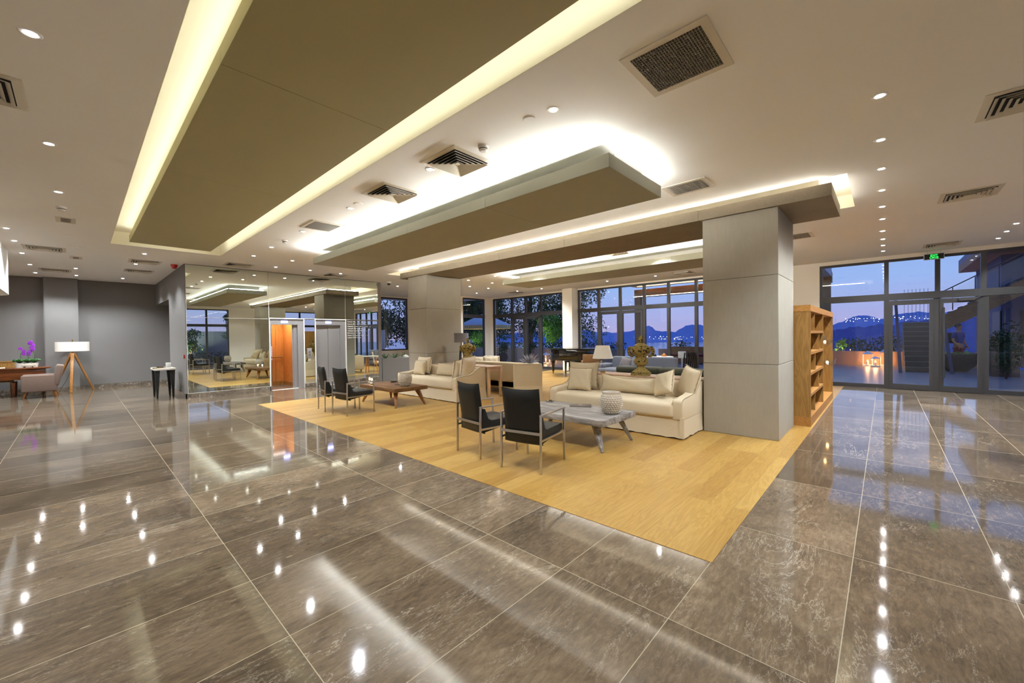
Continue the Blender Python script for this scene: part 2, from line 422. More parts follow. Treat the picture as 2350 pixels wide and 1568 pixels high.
def recolour(o, frm, to):
    for c in kids(o):
        if c.type == 'MESH' and c.data.materials and c.data.materials[0] == M[frm]:
            c.data = c.data.copy(); c.data.materials[0] = M[to]
        recolour(c, frm, to)

# ------------------------------------------------------------------ the room
H = 3.46
def boxes(lst, **k):
    b = B()
    for q in lst: b.box(*q, **k)
    return b
# ceiling slab with the two recesses left open
struct('ceiling', boxes([(-19, 3.5, -5.2, .47, H, H+.1), (-19, -11.35, .47, 2.29, H, H+.1), (2.6, 3.5, .47, 2.29, H, H+.1),
    (-19, 3.5, 2.29, 6.5, H, H+.1), (-19, -11.27, 6.5, 8.3, H, H+.1), (-.34, 3.5, 6.5, 8.3, H, H+.1), (-19, 3.5, 8.3, 14.55, H, H+.1)]), 'ceil', 'white plaster ceiling with two lit recesses')
def recess(x0, x1, y0, y1, z):
    struct('ceiling_recess', boxes([(x0-.1, x1+.1, y0-.1, y1+.1, z, z+.06), (x0-.1, x0+.004, y0-.1, y1+.1, H+.0005, z), (x1-.004, x1+.1, y0-.1, y1+.1, H+.0005, z), (x0, x1, y0-.1, y0+.004, H+.0005, z), (x0, x1, y1-.004, y1+.1, H+.0005, z)]), 'cove', 'cream ceiling recess lit along its edges')
recess(-11.35, 2.6, .47, 2.29, 3.72)
recess(-11.27, -.34, 6.5, 8.3, 3.66)
struct('floor', box(-19, 3.5, -5.2, 14.5, -.12, 0), 'floor', 'polished brown grey marble slab floor')
struct('floor_oak', box(-10.6, -.83, 2.79, 14.25, .0004, .003), 'oak', 'oak plank floor inlaid in the marble')
struct('wall_left', boxes([(-18.9, -18.7, -5, 8.2, 0, H), ]), 'wallg')
struct('wall_pier', box(-18.7, -18.42, -.68, .02, 0, H), 'wallg')
struct('wall_back', box(-18.9, 3.5, -5.2, -5, 0, H), 'wallb')
struct('wall_corner', box(-15.75, -13.12, 1.87, 2.02, 0, H), 'wallg')
struct('wall_header', box(-18.7, -15.75, 1.87, 2.02, 2.74, H), 'wallg')
struct('wall_corridor', boxes([(-18.7, -17.0, 8.0, 8.2, 0, 2.74), (-15.75, -15.6, 2.02, 7.2, 0, H), (-18.7, -15.75, 2.02, 8.0, 2.74, 2.80)]), 'wallg')
struct('wall_lift', boxes([(-13.3, -13.115, 2.0, 3.78, 0, H), (-13.3, -13.115, 4.72, 5.06, 0, 2.1), (-13.3, -13.115, 6.03, 7.2, 0, H), (-13.3, -13.115, 3.78, 6.03, 2.1, H)]), 'wallg')
struct('wall_lift_end', box(-17.0, -13.1, 7.2, 7.32, 0, H), 'wallg')
struct('wall_garden_side', boxes([(-17.15, -17, 7.3, 9.37, 0, H), (-17.15, -17, 10.9, 11.6, 0, H), (-17.15, -17, 9.37, 10.9, 0, .9), (-17.15, -17, 9.37, 10.9, 3.38, H), (-17.0, -14.75, 11.5, 11.62, 0, H),
    (-14.9, -14.75, 11.62, 12.49, 0, H), (-14.9, -14.75, 13.92, 14.35, 0, H), (-14.9, -14.75, 12.49, 13.92, 3.37, H)]), 'wallb')
struct('wall_far', boxes([(-14.9, -14.6, 14.35, 14.55, 0, H), (-14.6, -10.2, 14.36, 14.55, 3.38, H), (-9.5, -2.3, 14.36, 14.55, 3.40, H), (-2.3, -1.36, 14.35, 14.55, 0, H), (-1.36, 3.4, 14.36, 14.55, 3.36, H)]), 'wallb')
struct('wall_pillar', box(-9.99, -9.5, 13.92, 14.6, 0, H), 'wallb')
struct('wall_right', boxes([(3.3, 3.5, -5, 4.1, 0, H), (3.3, 3.5, 6.3, 9.3, 0, H), (3.3, 3.5, 13.9, 14.55, 0, H), (3.3, 3.5, 4.1, 6.3, 3.34, H), (3.3, 3.5, 9.3, 13.9, 3.34, H)]), 'wallb')
struct('baseboard_left', boxes([(-18.69, -18.675, -5, -.68, 0, .12), (-18.45+.03, -18.405, -.68, .02, 0, .12), (-18.69, -18.675, .02, 8, 0, .12)]), 'plinth')
struct('baseboard_lift', boxes([(-15.75, -13.08, 1.845, 1.87, 0, .13), (-13.115, -13.08, 1.845, 3.79, 0, .13), (-13.115, -13.08, 4.72, 5.06, 0, .13), (-13.115, -13.08, 6.03, 7.22, 0, .13)]), 'plinth')
# wall mirrors, each sheet a thing
def sheet(y0, y1, z0, z1, label):
    o = thing('wall_mirror', label, 'mirror', (-13.105, y0, z0), group='mirror sheets around the lifts')
    box(-.009, .003, .006, y1-y0-.004, .006, z1-z0-.004).build('glass_sheet', 'mirror', o)
    boxes([(-.009, .0045, 0, .006, 0, z1-z0), (-.009, .0045, 0, y1-y0, 0, .006)]).build('edge_strip', 'edge', o)
sheet(1.89, 3.77, .13, 2.09, 'tall wall mirror left of the open lift, above the stone skirting')
sheet(1.89, 3.77, 2.09, 3.45, 'upper wall mirror at the far left corner, touching the ceiling')
sheet(3.77, 6.03, 2.12, 3.45, 'wide upper wall mirror above the two lift doors')
sheet(6.03, 7.2, 2.12, 3.45, 'upper wall mirror at the right end of the lift wall')
sheet(4.74, 5.04, .13, 2.09, 'narrow wall mirror between the two lifts carrying the call buttons')
sheet(6.05, 7.2, .13, 2.09, 'tall wall mirror right of the closed lift with the floor directory')
# ---- lifts
def lift(y0, y1, is_open, label):
    t = thing('lift', label, 'lift', (-13.1, y0, 0))
    w = y1-y0
    boxes([(-.02, .02, -.012, .008, 0, 2.11), (-.02, .02, w-.008, w+.012, 0, 2.11), (-.02, .02, -.012, w+.012, 2.10, 2.122)]).build('white_trim', 'edge', t)
    boxes([(-.16, -.02, .01, w-.01, 1.93, 2.10), (-.16, -.02, w-.17, w-.01, 0, 1.93), (-.16, -.02, .01, .04, 0, 1.93)]).build('door_surround', 'steelp', t)
    d = box(-.02, -.012, w*.34, w*.52, 1.985, 2.045).build('floor_display', 'screen', t)
    if not is_open:
        boxes([(-.13, -.11, .04, w*.44, 0, 1.93)]).build('door', 'steelp', t)
        boxes([(-.115, -.095, w*.445, w-.17, 0, 1.93)]).build('door', 'steelp', t)
    else:
        boxes([(-.13, -.11, w-.30, w-.17, 0, 1.93)]).build('door', 'steelp', t)
        boxes([(-.10, -.085, w-.27, w-.17, 0, 1.93)]).build('door', 'steelp', t)
        boxes([(-1.55, -.17, -.1, w+.1, -.0, .004)]).build('cab_floor', 'plinth', t)
        boxes([(-1.55, -.17, -.1, w+.1, 2.2, 2.23)]).build('cab_ceiling', 'edge', t)
        boxes([(-1.56, -1.52, -.1, .60, .12, 2.2), (-1.56, -1.52, .606, .84, .12, 2.2)]).build('cab_back_panel', 'cabwood', t)
        boxes([(-1.55, -1.51, -.1, .83, 0.005, .12), (-1.55, -.17, .82, .84, .005, .12)]).build('kick_board', 'walnut', t)
        boxes([(-1.52, -.86, .83, .87, .12, 2.2), (-.855, -.175, .83, .87, .12, 2.2)]).build('cab_side_panel', 'cabwood', t)
        boxes([(-1.52, -.17, -.12, -.08, .004, 2.2)]).build('cab_side_panel', 'cabwood', t)
        boxes([(-1.52, -1.50, .42, .49, .12, 2.05)]).build('mirror_strip', 'chrome', t)
        cp = boxes([(-.50, -.34, .815, .83, .12, 2.05)]).build('control_panel', 'steelp', t)
        for k in range(7): B().cone((-.42, .808, .80+k*.07), (-.42, .815, .80+k*.07), .018, n=10).build('button', 'screen', cp)
        B().tube([(-1.5, -.05, .92), (-1.43, -.05, .92), (-1.43, .78, .92), (-1.5, .78, .92)], .022).build('handrail', 'walnut', t)
    box(-.10, .0, .04, w-.17, 0.0, .006).build('sill', 'edge', t)
    return t
lift(3.78, 4.72, True, 'open lift with orange wood cab inside a white trimmed doorway')
lift(5.06, 6.03, False, 'closed lift with brushed steel doors and blue floor display')
t = thing('lift_call_panel', 'steel call panel with two buttons on the narrow mirror between the lifts', 'switch', (-13.095, 4.87, 1.05))
box(-.004, .012, -.07, .07, -.16, .16, .004).build('plate', 'steelp', t)
for dz in (.04, -.04): box(.012, .018, -.025, .025, dz-.025, dz+.025, .003).build('button', 'chrome', t)
# directory lettering on the right-hand mirror
def text(name, s_, size, mat, loc, rot, parent, ext=.0006, align='LEFT'):
    cu = bpy.data.curves.new(name, 'FONT'); cu.body = s_; cu.size = size; cu.extrude = ext; cu.align_x = align; cu.offset = size*.012
    tmp = bpy.data.objects.new('tmp_text', cu); C.objects.link(tmp); bpy.context.view_layer.update()
    me = bpy.data.meshes.new_from_object(tmp.evaluated_get(bpy.context.evaluated_depsgraph_get())); me.name = name
    bpy.data.objects.remove(tmp); bpy.data.curves.remove(cu); me.materials.clear(); me.materials.append(M[mat])
    o = bpy.data.objects.new(name, me); C.objects.link(o); o.location = loc; o.rotation_euler = rot; o.parent = parent; return o
t = thing('floor_directory', 'white lettered floor directory on the mirror right of the closed lift', 'sign', (-13.098, 6.09, 2.03))
for i, s_ in enumerate(['Rooms 101 - 117   1st  Floor', 'Rooms 201 - 217   2nd Floor', 'Chapelle Restaurant R-F Floor', 'Chapelle Terrace R-F Floor', 'Outdoor Pool R-F Floor', 'Belvedere R-F Floor', 'Mystic Wellness S Floor', 'Indoor Pool S Floor']):
    o = text('text_line', s_, .058, 'edge', (.002, 0, -.075*i), (PI/2, 0, PI/2), t)
    if i in (2, 3, 4, 6, 7):
        y = {2: .80, 3: .74, 4: .66, 6: .68, 7: .58}[i]
        B().tube([(.003, y+.02*math.cos(a), -.075*i+.012+.02*math.sin(a)) for a in [k*PI/5 for k in range(7, 15)]], .0022, 5).cone((.003, y, -.075*i+.04), (.003, y, -.075*i+.012), .0022, n=5).build('wheelchair_symbol', 'edge', t)
# planter at the end of the lift wall
t = thing('planter_box', 'grey planter box holding pebbles and spiky plants beside the lift wall', 'planter', (-13.6, 7.34, 0))
boxes([(.47, .5, 0, 2.3, 0, .76), (-.5, .47, 0, .03, 0, .76), (-.5, .47, 2.27, 2.3, 0, .76), (-.5, -.47, .03, 2.27, 0, .76)]).build('box', 'wallg', t)
box(-.47, .47, .03, 2.27, .60, .70).build('pebbles', 'soil', t)
rs = random.Random(3)
for k in range(5):
    p = thing('spiky_plant', ['low spiky plant at the near end of the grey planter', 'second spiky plant in the grey planter', 'upright blade plant in the middle of the grey planter', 'fourth spiky plant in the grey planter', 'spiky plant at the far end of the grey planter'][k], 'plant', (-13.55+rs.uniform(-.1, .25), 7.74+k*.36, .70), group='plants in the grey planter')
    b = B()
    for j in range(14):
        a = rs.uniform(0, 2*PI); L = rs.uniform(.15, .34); q = rs.uniform(.3, 1.1)
        pts = [(L*s_*math.cos(a)*q, L*s_*math.sin(a)*q, L*(s_*1.2-.7*q*s_*s_)) for s_ in (0, .25, .5, .75, 1)]
        b.tube(pts, [.012, .013, .011, .007, .001], 4)
    b.build('leaves', 'green', p)
t = thing('white_boulder', 'round white boulder lying on the grey planter pebbles', 'stone', (-13.35, 8.45, .70)); B().ball((0, 0, .07), .1, 12, (1, 1.2, .8)).build('stone', 'soil', t)

# ---- windows : frames and one glass sheet each
def window(name, axis, c, a0, a1, z0, zt, belt, mull_up, mull_lo, leaves=(), label='', fixbot=.10, inward=-1, pulls=()):
    """axis 'x': runs along x at y=c ; axis 'y': runs along y at x=c"""
    root = bpy.data.objects.new(name, None); C.objects.link(root); root['kind'] = 'structure'; root['label'] = label
    def bb(b, u0, u1, d0, d1, w0, w1):
        if axis == 'x': b.box(u0, u1, c+d0, c+d1, w0, w1)
        else: b.box(c+d0, c+d1, u0, u1, w0, w1)
    fr = B(); W = .06; d0, d1 = -.04, .06
    bb(fr, a0, a0+W, d0-.003, d1+.003, z0, zt); bb(fr, a1-W, a1, d0-.003, d1+.003, z0, zt); bb(fr, a0, a1, d0, d1, zt-W, zt); bb(fr, a0, a1, d0, d1, z0, z0+fixbot)
    if belt: bb(fr, a0, a1, d0-.02, d1+.02, belt[0], belt[1])
    for m in mull_up: bb(fr, m-.045, m+.045, d0-.002, d1+.002, belt[1]-.01, zt-.01)
    for m in mull_lo: bb(fr, m-.05, m+.05, d0-.002, d1+.002, z0+.001, belt[0]+.01)
    fr.build('window_frame', 'frame', root)
    g = B(); bb(g, a0+.01, a1-.01, .008, .016, z0+.02, zt-.02); g.build('glass_pane', 'glass', root)
    for (l0, l1) in leaves:
        lf = B(); w = .07; e0, e1 = -.06, .045
        bb(lf, l0+.05, l0+.05+w, e0, e1, z0+.01, belt[0]-.02); bb(lf, l1-.05-w, l1-.05, e0, e1, z0+.01, belt[0]-.02)
        bb(lf, l0+.05+w, l1-.05-w, e0, e1, z0+.01, z0+.14); bb(lf, l0+.05+w, l1-.05-w, e0, e1, belt[0]-.13, belt[0]-.02)
        lf.build('door_leaf_frame', 'frame', root)
    for (pu, k) in pulls:
        h = B()
        s_ = -1
        if k == 'long':
            if axis == 'x': h.tube([(pu, c-.06, .35), (pu, c-.12, .35), (pu, c-.12, 2.05), (pu, c-.06, 2.05)], .018, 8)
        elif k == 'closer':
            if axis == 'x': h.box(pu-.16, pu+.1, c-.12, c-.06, belt[0]-.10, belt[0]-.04).bar((pu+.1, c-.1, belt[0]-.05), (pu+.24, c-.09, belt[0]+.02), .02)
        else:
            if axis == 'x': h.box(pu-.02, pu+.02, c-.09, c-.06, 1.0, 1.22).bar((pu, c-.11, 1.12), (pu+.1, c-.11, 1.12), .02)
        h.build({'long': 'pull_handle', 'closer': 'door_closer'}.get(k, 'door_handle'), 'frame', root)
    return root
window('window_1', 'x', 14.40, -1.36, 3.3, 0, 3.36, (2.30, 2.47), (.03, .95, 1.69, 2.6), (.03, .93, 1.72, 2.6), ((.03, .93), (.93, 1.72)), 'dark framed glass entrance doors and windows at the right', pulls=((1.05, 'long'), (1.45, 'closer')))
window('window_2', 'x', 14.40, -9.5, -2.3, 0, 3.40, (2.45, 2.60), (-8.52, -7.57, -6.59, -5.68, -4.73, -3.8), (-8.52, -7.57, -6.59, -5.68, -4.73, -3.8), ((-8.52, -7.57), (-7.57, -6.59)), 'wide dark framed window wall with terrace doors, sea behind', pulls=((-7.7, 'lever'), (-7.45, 'lever')))
window('window_3', 'x', 14.40, -14.6, -9.99, 0, 3.38, (2.43, 2.60), (-13.33, -12.44, -11.52), (-13.33, -12.44, -11.52), ((-13.33, -12.44), (-12.44, -11.52)), 'dark framed terrace doors left of the white pillar', pulls=((-12.3, 'long'), (-11.7, 'closer')))
window('window_4', 'y', -14.82, 12.49, 13.92, 0, 3.37, (2.42, 2.58), (), (), (), 'narrow dark framed window beside the far corner')
window('window_5', 'y', -17.07, 9.37, 10.9, .9, 3.38, None, (), (), (), 'dark framed garden window behind the planter', fixbot=.06)
window('window_6', 'y', 3.36, 4.1, 6.3, 0, 3.34, (2.3, 2.45), (5.2,), (5.2,), (), 'dark framed garden window on the right-hand side')
window('window_7', 'y', 3.36, 9.3, 13.9, 0, 3.34, (2.3, 2.45), (10.4, 11.6, 12.8), (10.4, 11.6, 12.8), (), 'dark framed window wall on the right-hand side')

# ---- columns and hanging ceiling pieces
def column(x0, x1, y0, y1, label):
    t = thing('column', label, 'column', ((x0+x1)/2, (y0+y1)/2, 0)); w, d = (x1-x0)/2, (y1-y0)/2
    b = boxes([(-w, w, -d, d, .003, 1.05), (-w, w, -d, d, 1.056, 2.30), (-w, w, -d, d, 2.306, 3.228)], r=.004, seg=1); b.build('cladding', 'column', t)
    box(-w+.004, w-.004, -d+.004, d-.004, .004, 3.22).build('joint_core', 'joint', t)
column(-2.05, -1.07, 6.54, 7.76, 'large square grey plaster column beside the walnut shelf')
column(-10.15, -9.25, 6.54, 7.76, 'square grey plaster column nearer the lifts, behind the left sofa')
def panel(name, label, x0, x1, y0, y1, z0, z1, mat, joints, stem=True, hang=H):
    t = thing(name, label, 'ceiling panel', ((x0+x1)/2, (y0+y1)/2, z0)); cx, cy = (x0+x1)/2, (y0+y1)/2
    js = [x0]+list(joints)+[x1]
    b = B()
    for a, c in zip(js, js[1:]): b.box(a-cx+.002, c-cx-.002, y0-cy, y1-cy, 0, z1-z0, .002, 1)
    b.build('panel_board', mat, t, 30)
    box(x0-cx+.01, x1-cx-.01, y0-cy+.005, y1-cy-.005, .004, z1-z0-.004).build('joint_core', 'joint', t)
    if stem: box(x0-cx+.35, x1-cx-.17, -(y1-y0)/2+.42, (y1-y0)/2-.16, z1-z0, hang-z0-.001).build('support_box', 'ceil', t)
    return t
panel('ceiling_raft', 'long floating olive grey ceiling raft nearest the sofas, glowing along its top', -9.3, -1.98, 3.57, 4.82, 3.15, 3.29, 'raft', (-7.7, -5.55, -3.75))
panel('ceiling_raft', 'floating grey green ceiling raft behind the concrete beam', -9.0, -1.9, 9.3, 10.6, 3.15, 3.29, 'raft', (-7.2, -5.4, -3.6))
panel('recessed_ceiling_panel', 'huge olive panel set in the deep recess overhead', -10.9, 2.3, .72, 2.02, 3.45, 3.58, 'olive', (-8.6, -6.05, -3.44, -.8), True, 3.72)
panel('concrete_beam', 'brown concrete clad beam carried on the two columns', -10.5, -.49, 6.5, 7.8, 3.23, 3.39, 'beam', (-8.2, -6.4, -4.6, -2.10), True, 3.66)

# ---- ceiling fittings
lens_z = H
dl = thing('downlight', 'x', 'downlight', (0, 0, H))
B().lathe([(.030, -.001), (.035, -.005), (.050, -.005), (.056, 0), (.030, 0)], 24).build('trim_ring', 'edge', dl)
B().lathe([(0, -.004), (.027, -.004), (.030, -.001)], 20).build('lens', 'lamp', dl)
rows = [
 ('in the row running to the entrance doors', [(-.03, 4.57), (-.03, 5.62), (-.03, 6.62), (-.03, 7.63), (-.03, 8.63), (-.03, 9.58), (-.03, 10.72), (-.03, 11.67), (-.03, 12.52), (-.03, 13.4)], 'nearest first'),
 ('in the short row at the far right', [(1.78, 11.82), (1.78, 12.61), (1.78, 13.43)], ''),
 ('in the middle row beside the olive raft', [(-2.11, 2.84), (-3.89, 2.83), (-5.91, 2.83), (-7.79, 2.83), (-9.57, 2.83), (-10.84, 2.83)], ''),
 ('in the cluster above the lift wall', [(-10.87, 3.68), (-12.12, 3.68), (-12.06, 4.55), (-12.06, 5.43)], ''),
 ('in the row left of the big recess', [(-3.97, -.17), (-6.05, -.16), (-7.91, -.14)], ''),
 ('in the row above the white drum', [(-11.01, -.80), (-12.27, -.80), (-13.84, -.8), (-15.75, -.79), (-17.51, -.78)], ''),
 ('in front of the grey far left wall', [(-15.82, -.01), (-17.46, 0)], ''),
 ('in the row beyond the big recess', [(-12.21, 1.05), (-13.96, 1.03), (-15.67, 1.0), (-17.41, .98)], ''),
 ('past the left column over the corner lounge', [(-13.61, 8.31), (-10.61, 9.25), (-11.87, 10.42), (-9.29, 9.26), (-10.56, 10.36), (-11.84, 11.39), (-13.49, 12.25), (-11.74, 13.04)], ''),
 ('along the far window wall', [(-10.48, 13.16), (-10.5, 12.3), (-9.24, 12.31), (-7.45, 12.38), (-7.43, 13.16), (-5.66, 13.24)], ''),
 ('between the concrete beam and the rear raft', [(-7.52, 8.9), (-3.79, 8.95)], '')]
ORD = ['first', 'second', 'third', 'fourth', 'fifth', 'sixth', 'seventh', 'eighth', 'ninth', 'tenth']
LIGHTS = []
first = True
for nm, pts, _ in rows:
    for i, (x, y) in enumerate(pts):
        lab = 'small downlight, %s from the camera %s' % (ORD[i], nm)
        if first: o = dl; o.location = (x, y, H); o['label'] = lab; o['group'] = 'recessed downlights'; first = False
        else: o = dup(dl, (x, y, H), 0, lab, 'recessed downlights')
        LIGHTS.append((x, y))
def diffuser(x, y, label):
    t = thing('air_diffuser', label, 'air vent', (x, y, H), group='square air diffusers')
    def ring(b, r0, r1, z0, z1):
        q = [(-1, -1), (1, -1), (1, 1), (-1, 1)]
        bb = bmesh.new(); lo = [bb.verts.new((r0*a, r0*c, z0)) for a, c in q]; hi = [bb.verts.new((r1*a, r1*c, z1)) for a, c in q]
        lo2 = [bb.verts.new((r0*a, r0*c, z0-.003)) for a, c in q]; hi2 = [bb.verts.new((r1*a, r1*c, z1-.003)) for a, c in q]
        for i in range(4):
            j = (i+1) % 4; bb.faces.new((lo[i], lo[j], hi[j], hi[i])); bb.faces.new((lo2[i], lo2[j], hi2[j], hi2[i])); bb.faces.new((lo[i], lo[j], lo2[j], lo2[i])); bb.faces.new((hi[i], hi[j], hi2[j], hi2[i]))
        bmesh.ops.recalc_face_normals(bb, faces=bb.faces[:]); b.add(bb)
    f = B(); ring(f, .30, .245, -.002, -.006); f.build('frame', 'ventp', t, 0)
    box(-.245, .245, -.245, .245, -.0045, -.001).build('dark_throat', 'dark', t)
    l = B()
    for k in range(5): ring(l, .240-.045*k, .212-.045*k, -.026, -.005)
    l.box(-.03, .03, -.03, .03, -.02, -.016); l.build('louvre_blades', 'ventp', t, 0)
    return t
df = diffuser(-3.52, 2.94, 'square air diffuser nearest the camera, above the black chairs')
for x, y, lab in [(-4.91, 2.94, 'second square air diffuser from the camera beside the olive raft'), (.89, 8.76, 'square air diffuser right of the downlight row'), (.92, 5.5, 'square air diffuser cut by the right edge of the picture'), (.95, 13.4, 'square air diffuser above the exit sign'),
    (-5.02, -.55, 'square air diffuser cut by the left edge of the picture'), (-12.85, -.44, 'nearer of the two left wall air diffusers beside the white drum'), (-16.55, -.39, 'farther of the two left wall air diffusers beside the white drum'), (-13.43, 1.16, 'nearer air diffuser beyond the end of the big recess'),
    (-15.3, 1.19, 'farther air diffuser beyond the end of the big recess'), (-12.41, 2.89, 'air diffuser just in front of the upper lift wall mirror'), (-12.47, 5.45, 'air diffuser above the closed lift'), (-12.12, 13.34, 'air diffuser in the far corner above the terrace doors'),
    (-4.72, 13.2, 'air diffuser above the sea window'), (-4.72, 8.75, 'air diffuser hidden partly behind the concrete beam'), (-3.0, -1.3, 'air diffuser at the top left corner of the picture')]:
    dup(df, (x, y, H), 0, lab, 'square air diffusers')
def eggcrate(x0, x1, y0, y1, label, n=26, m=20):
    t = thing('return_air_grille', label, 'air vent', ((x0+x1)/2, (y0+y1)/2, H)); w, d = (x1-x0)/2, (y1-y0)/2; e = .055
    boxes([(-w, w, -d, -d+e, -.008, 0), (-w, w, d-e, d, -.008, 0), (-w, -w+e, -d+e, d-e, -.008, 0), (w-e, w, -d+e, d-e, -.008, 0)]).build('frame', 'ventp', t)
    box(-w+e, w-e, -d+e, d-e, -.002, -.001).build('dark_throat_sheet', 'joint', t)  # dark sheet standing in for the shaded throat behind the mesh
    b = B()
    for i in range(1, n): x = -w+e+i*(2*w-2*e)/n; b.box(x-.0016, x+.0016, -d+e, d-e, -.012, -.002)
    for i in range(1, m): y = -d+e+i*(2*d-2*e)/m; b.box(-w+e, w-e, y-.0016, y+.0016, -.0121, -.0021)
    b.build('egg_crate_mesh', 'grille', t, 0)
eggcrate(-1.39, -.80, 2.66, 3.27, 'large square mesh grille in the ceiling at the upper right')
eggcrate(-7.5, -6.9, 2.67, 3.20, 'grey mesh grille in the ceiling left of the olive raft')
eggcrate(-9.85, -9.44, -.21, .01, 'small grey mesh grille near the smoke detector at the left', 14, 8)
eggcrate(-14.0, -13.6, -.1, .1, 'small grey mesh grille farther along the left ceiling', 14, 8)
eggcrate(-2.2, -1.65, 5.35, 5.8, 'mesh grille half hidden behind the end of the olive raft', 16, 12)
eggcrate(-1.7, -1.05, 9.7, 10.3, 'mesh grille behind the right column', 16, 12)
def smoke(x, y, label):
    t = thing('smoke_detector', label, 'smoke detector', (x, y, H))
    B().lathe([(0, 0), (.055, 0), (.055, -.02), (.048, -.022)], 24).build('base', 'white', t)
    B().lathe([(.045, -.022), (.045, -.045), (.032, -.058), (0, -.06)], 24).build('sensor_head', 'white', t)
    B().lathe([(.0455, -.030), (.0455, -.038)], 24).build('sensor_slot', 'dark', t)
smoke(-3.03, 2.87, 'white smoke detector beside the nearest square air diffuser')
smoke(-8.74, 2.83, 'white smoke detector left of the olive raft end')
smoke(-8.76, -.13, 'white smoke detector near the small left grille')
for x, y, lab in [(-2.36, 2.82, 'round white blank plate beside the nearest middle downlight'), (-5.63, 2.82, 'round white blank plate near the third middle downlight'), (-10.99, -.09, 'round blank plate nearest on the left ceiling'), (-12.21, -.07, 'round blank plate, left one of the far pair'), (-12.18, .1, 'round blank plate, right one of the far pair')]:
    tag(B().lathe([(0, -.006), (.058, -.006), (.062, 0)], 28).build('ceiling_blank_plate', 'ceil', loc=(x, y, H)), lab, 'ceiling plate', 'round blank plates')
t = thing('dome_camera', 'white dome security camera on the ceiling beyond the lift wall', 'camera', (-12.75, 7.44, H))
B().lathe([(0, 0), (.085, 0), (.085, -.05), (.07, -.06)], 24).build('housing', 'white', t); B().lathe([(.06, -.055), (.055, -.085), (.035, -.11), (0, -.12)], 24).build('dome', 'black', t)
t = thing('alarm_sounder', 'red alarm sounder on the ceiling beside the mirror corner', 'alarm', (-13.45, 1.72, H))
B().lathe([(0, 0), (.07, 0), (.07, -.05), (.05, -.075), (.05, -.1), (0, -.11)], 20).build('body', 'red', t)
t = thing('fire_call_point', 'small red fire call point on the grey corner wall', 'alarm', (-13.3, 1.868, 1.08)); box(-.045, .045, -.03, 0, -.045, .045, .004).build('box', 'red', t); box(-.025, .025, -.034, -.03, -.025, .02).build('push_plate', 'white', t)
# rounded white bulkhead
pts = [(-8, -4.5), (-8, -.98)]+[(-13.6-.62*math.sin(a), -1.6+.62*math.cos(a)) for a in [k*PI/2/10 for k in range(11)]]+[(-14.22, -4.5)]
tag(B().prism([(x+11, y+2) for x, y in pts], 2.52, H-.001).build('hanging_bulkhead', 'ceil', loc=(-11, -2, 0)), 'white rounded bulkhead hanging from the ceiling at the left edge', 'bulkhead')
# exit sign
t = thing('exit_sign', 'green lettered EXIT CIKIS sign box hanging over the entrance doors', 'sign', (.88, 14.26, 3.30), 0)
box(-.175, .175, -.02, .02, -.06, .085, .004).build('housing', 'white', t)
box(-.165, .165, -.023, -.019, -.05, .075).build('face', 'black', t)
text('text_line', 'EXIT', .062, 'exitg', (0, -.0245, .018), (PI/2, 0, 0), t, align='CENTER')
text('text_line', '\u00c7IKI\u015e', .062, 'exitg', (0, -.0245, -.036), (PI/2, 0, 0), t, align='CENTER')
boxes([(-.12, -.11, -.004, .004, .085, .16), (.11, .12, -.004, .004, .085, .16)]).build('hanger', 'steel', t)

# ------------------------------------------------------------------ black armchairs
def black_chair():
    t = thing('armchair', 'x', 'chair')
    q = .022
    for sx in (-1, 1):
        B().bar((sx*.255, -.30, 0), (sx*.255, -.29, .63), q, q, .002).build('rear_leg', 'steel', t)
        B().bar((sx*.255, .30, 0), (sx*.255, .29, .63), q, q, .002).build('front_leg', 'steel', t)
        B().bar((sx*.255, -.30, .63), (sx*.255, .301, .63), .030, .014, .002).build('armrest', 'steel', t)
        B().bar((sx*.255, -.29, .355), (sx*.255, .29, .355), q, q).build('side_rail', 'steel', t)
    B().bar((-.255, -.30, .43), (.255, -.30, .43), .012, .03).build('back_rail', 'steel', t)
    B().bar((-.255, .28, .345), (.255, .28, .345), .016, .016).build('front_rail', 'steel', t)
    T = tr(0, -.205, .285, math.radians(8.5))
    # padded back with a dipped top edge
    bb = bmesh.new()
    F = []
    for s_ in (1, -1):
        g = []
        for i in range(11):
            row = []
            for j in range(11):
                u, v = 2*i/10-1, j/10
                x = u*.243*(1-.04*(1-v)); z = v*.645-.018*(1-u*u)*v**6
                y = s_*(.034*((1-abs(u)**8)*(1-abs(2*v-1)**10))**.5+.002)-.02*(1-u*u)*.5
                if s_ == -1 and (i in (0, 10) or j in (0, 10)): row.append(F[i][j]); continue
                row.append(bb.verts.new((x, y, z)))
            g.append(row)
        if s_ == 1: F = g
        for i in range(10):
            for j in range(10): bb.faces.new((g[i][j], g[i+1][j], g[i+1][j+1], g[i][j+1]))
    bmesh.ops.recalc_face_normals(bb, faces=bb.faces[:])
    B().add(bb, T).build('backrest', 'leather', t, 60)
    # seat wedge running into the back
    pts = [(-.25, .30), (.285, .37), (.29, .40), (.285, .445), (.26, .455), (-.10, .445), (-.15, .47), (-.20, .60), (-.235, .60), (-.245, .5)]
    T = Matrix(((0, 0, 1, 0), (1, 0, 0, 0), (0, 1, 0, 0), (0, 0, 0, 1)))
    B().prism([(y, z) for y, z in pts], -.238, .238, T, .008).build('seat', 'leather', t, 60)
    return t
def ang(a, b): return math.atan2(b[1]-a[1], b[0]-a[0])
c0 = black_chair()
def put_chair(o, bl, br, label):
    rz = ang(bl, br); mx, my = (bl[0]+br[0])/2, (bl[1]+br[1])/2
    o.location = (mx-.30*math.sin(rz), my+.30*math.cos(rz), .0035); o.rotation_euler = (0, 0, rz); o['label'] = label; o['group'] = 'black leather armchairs'
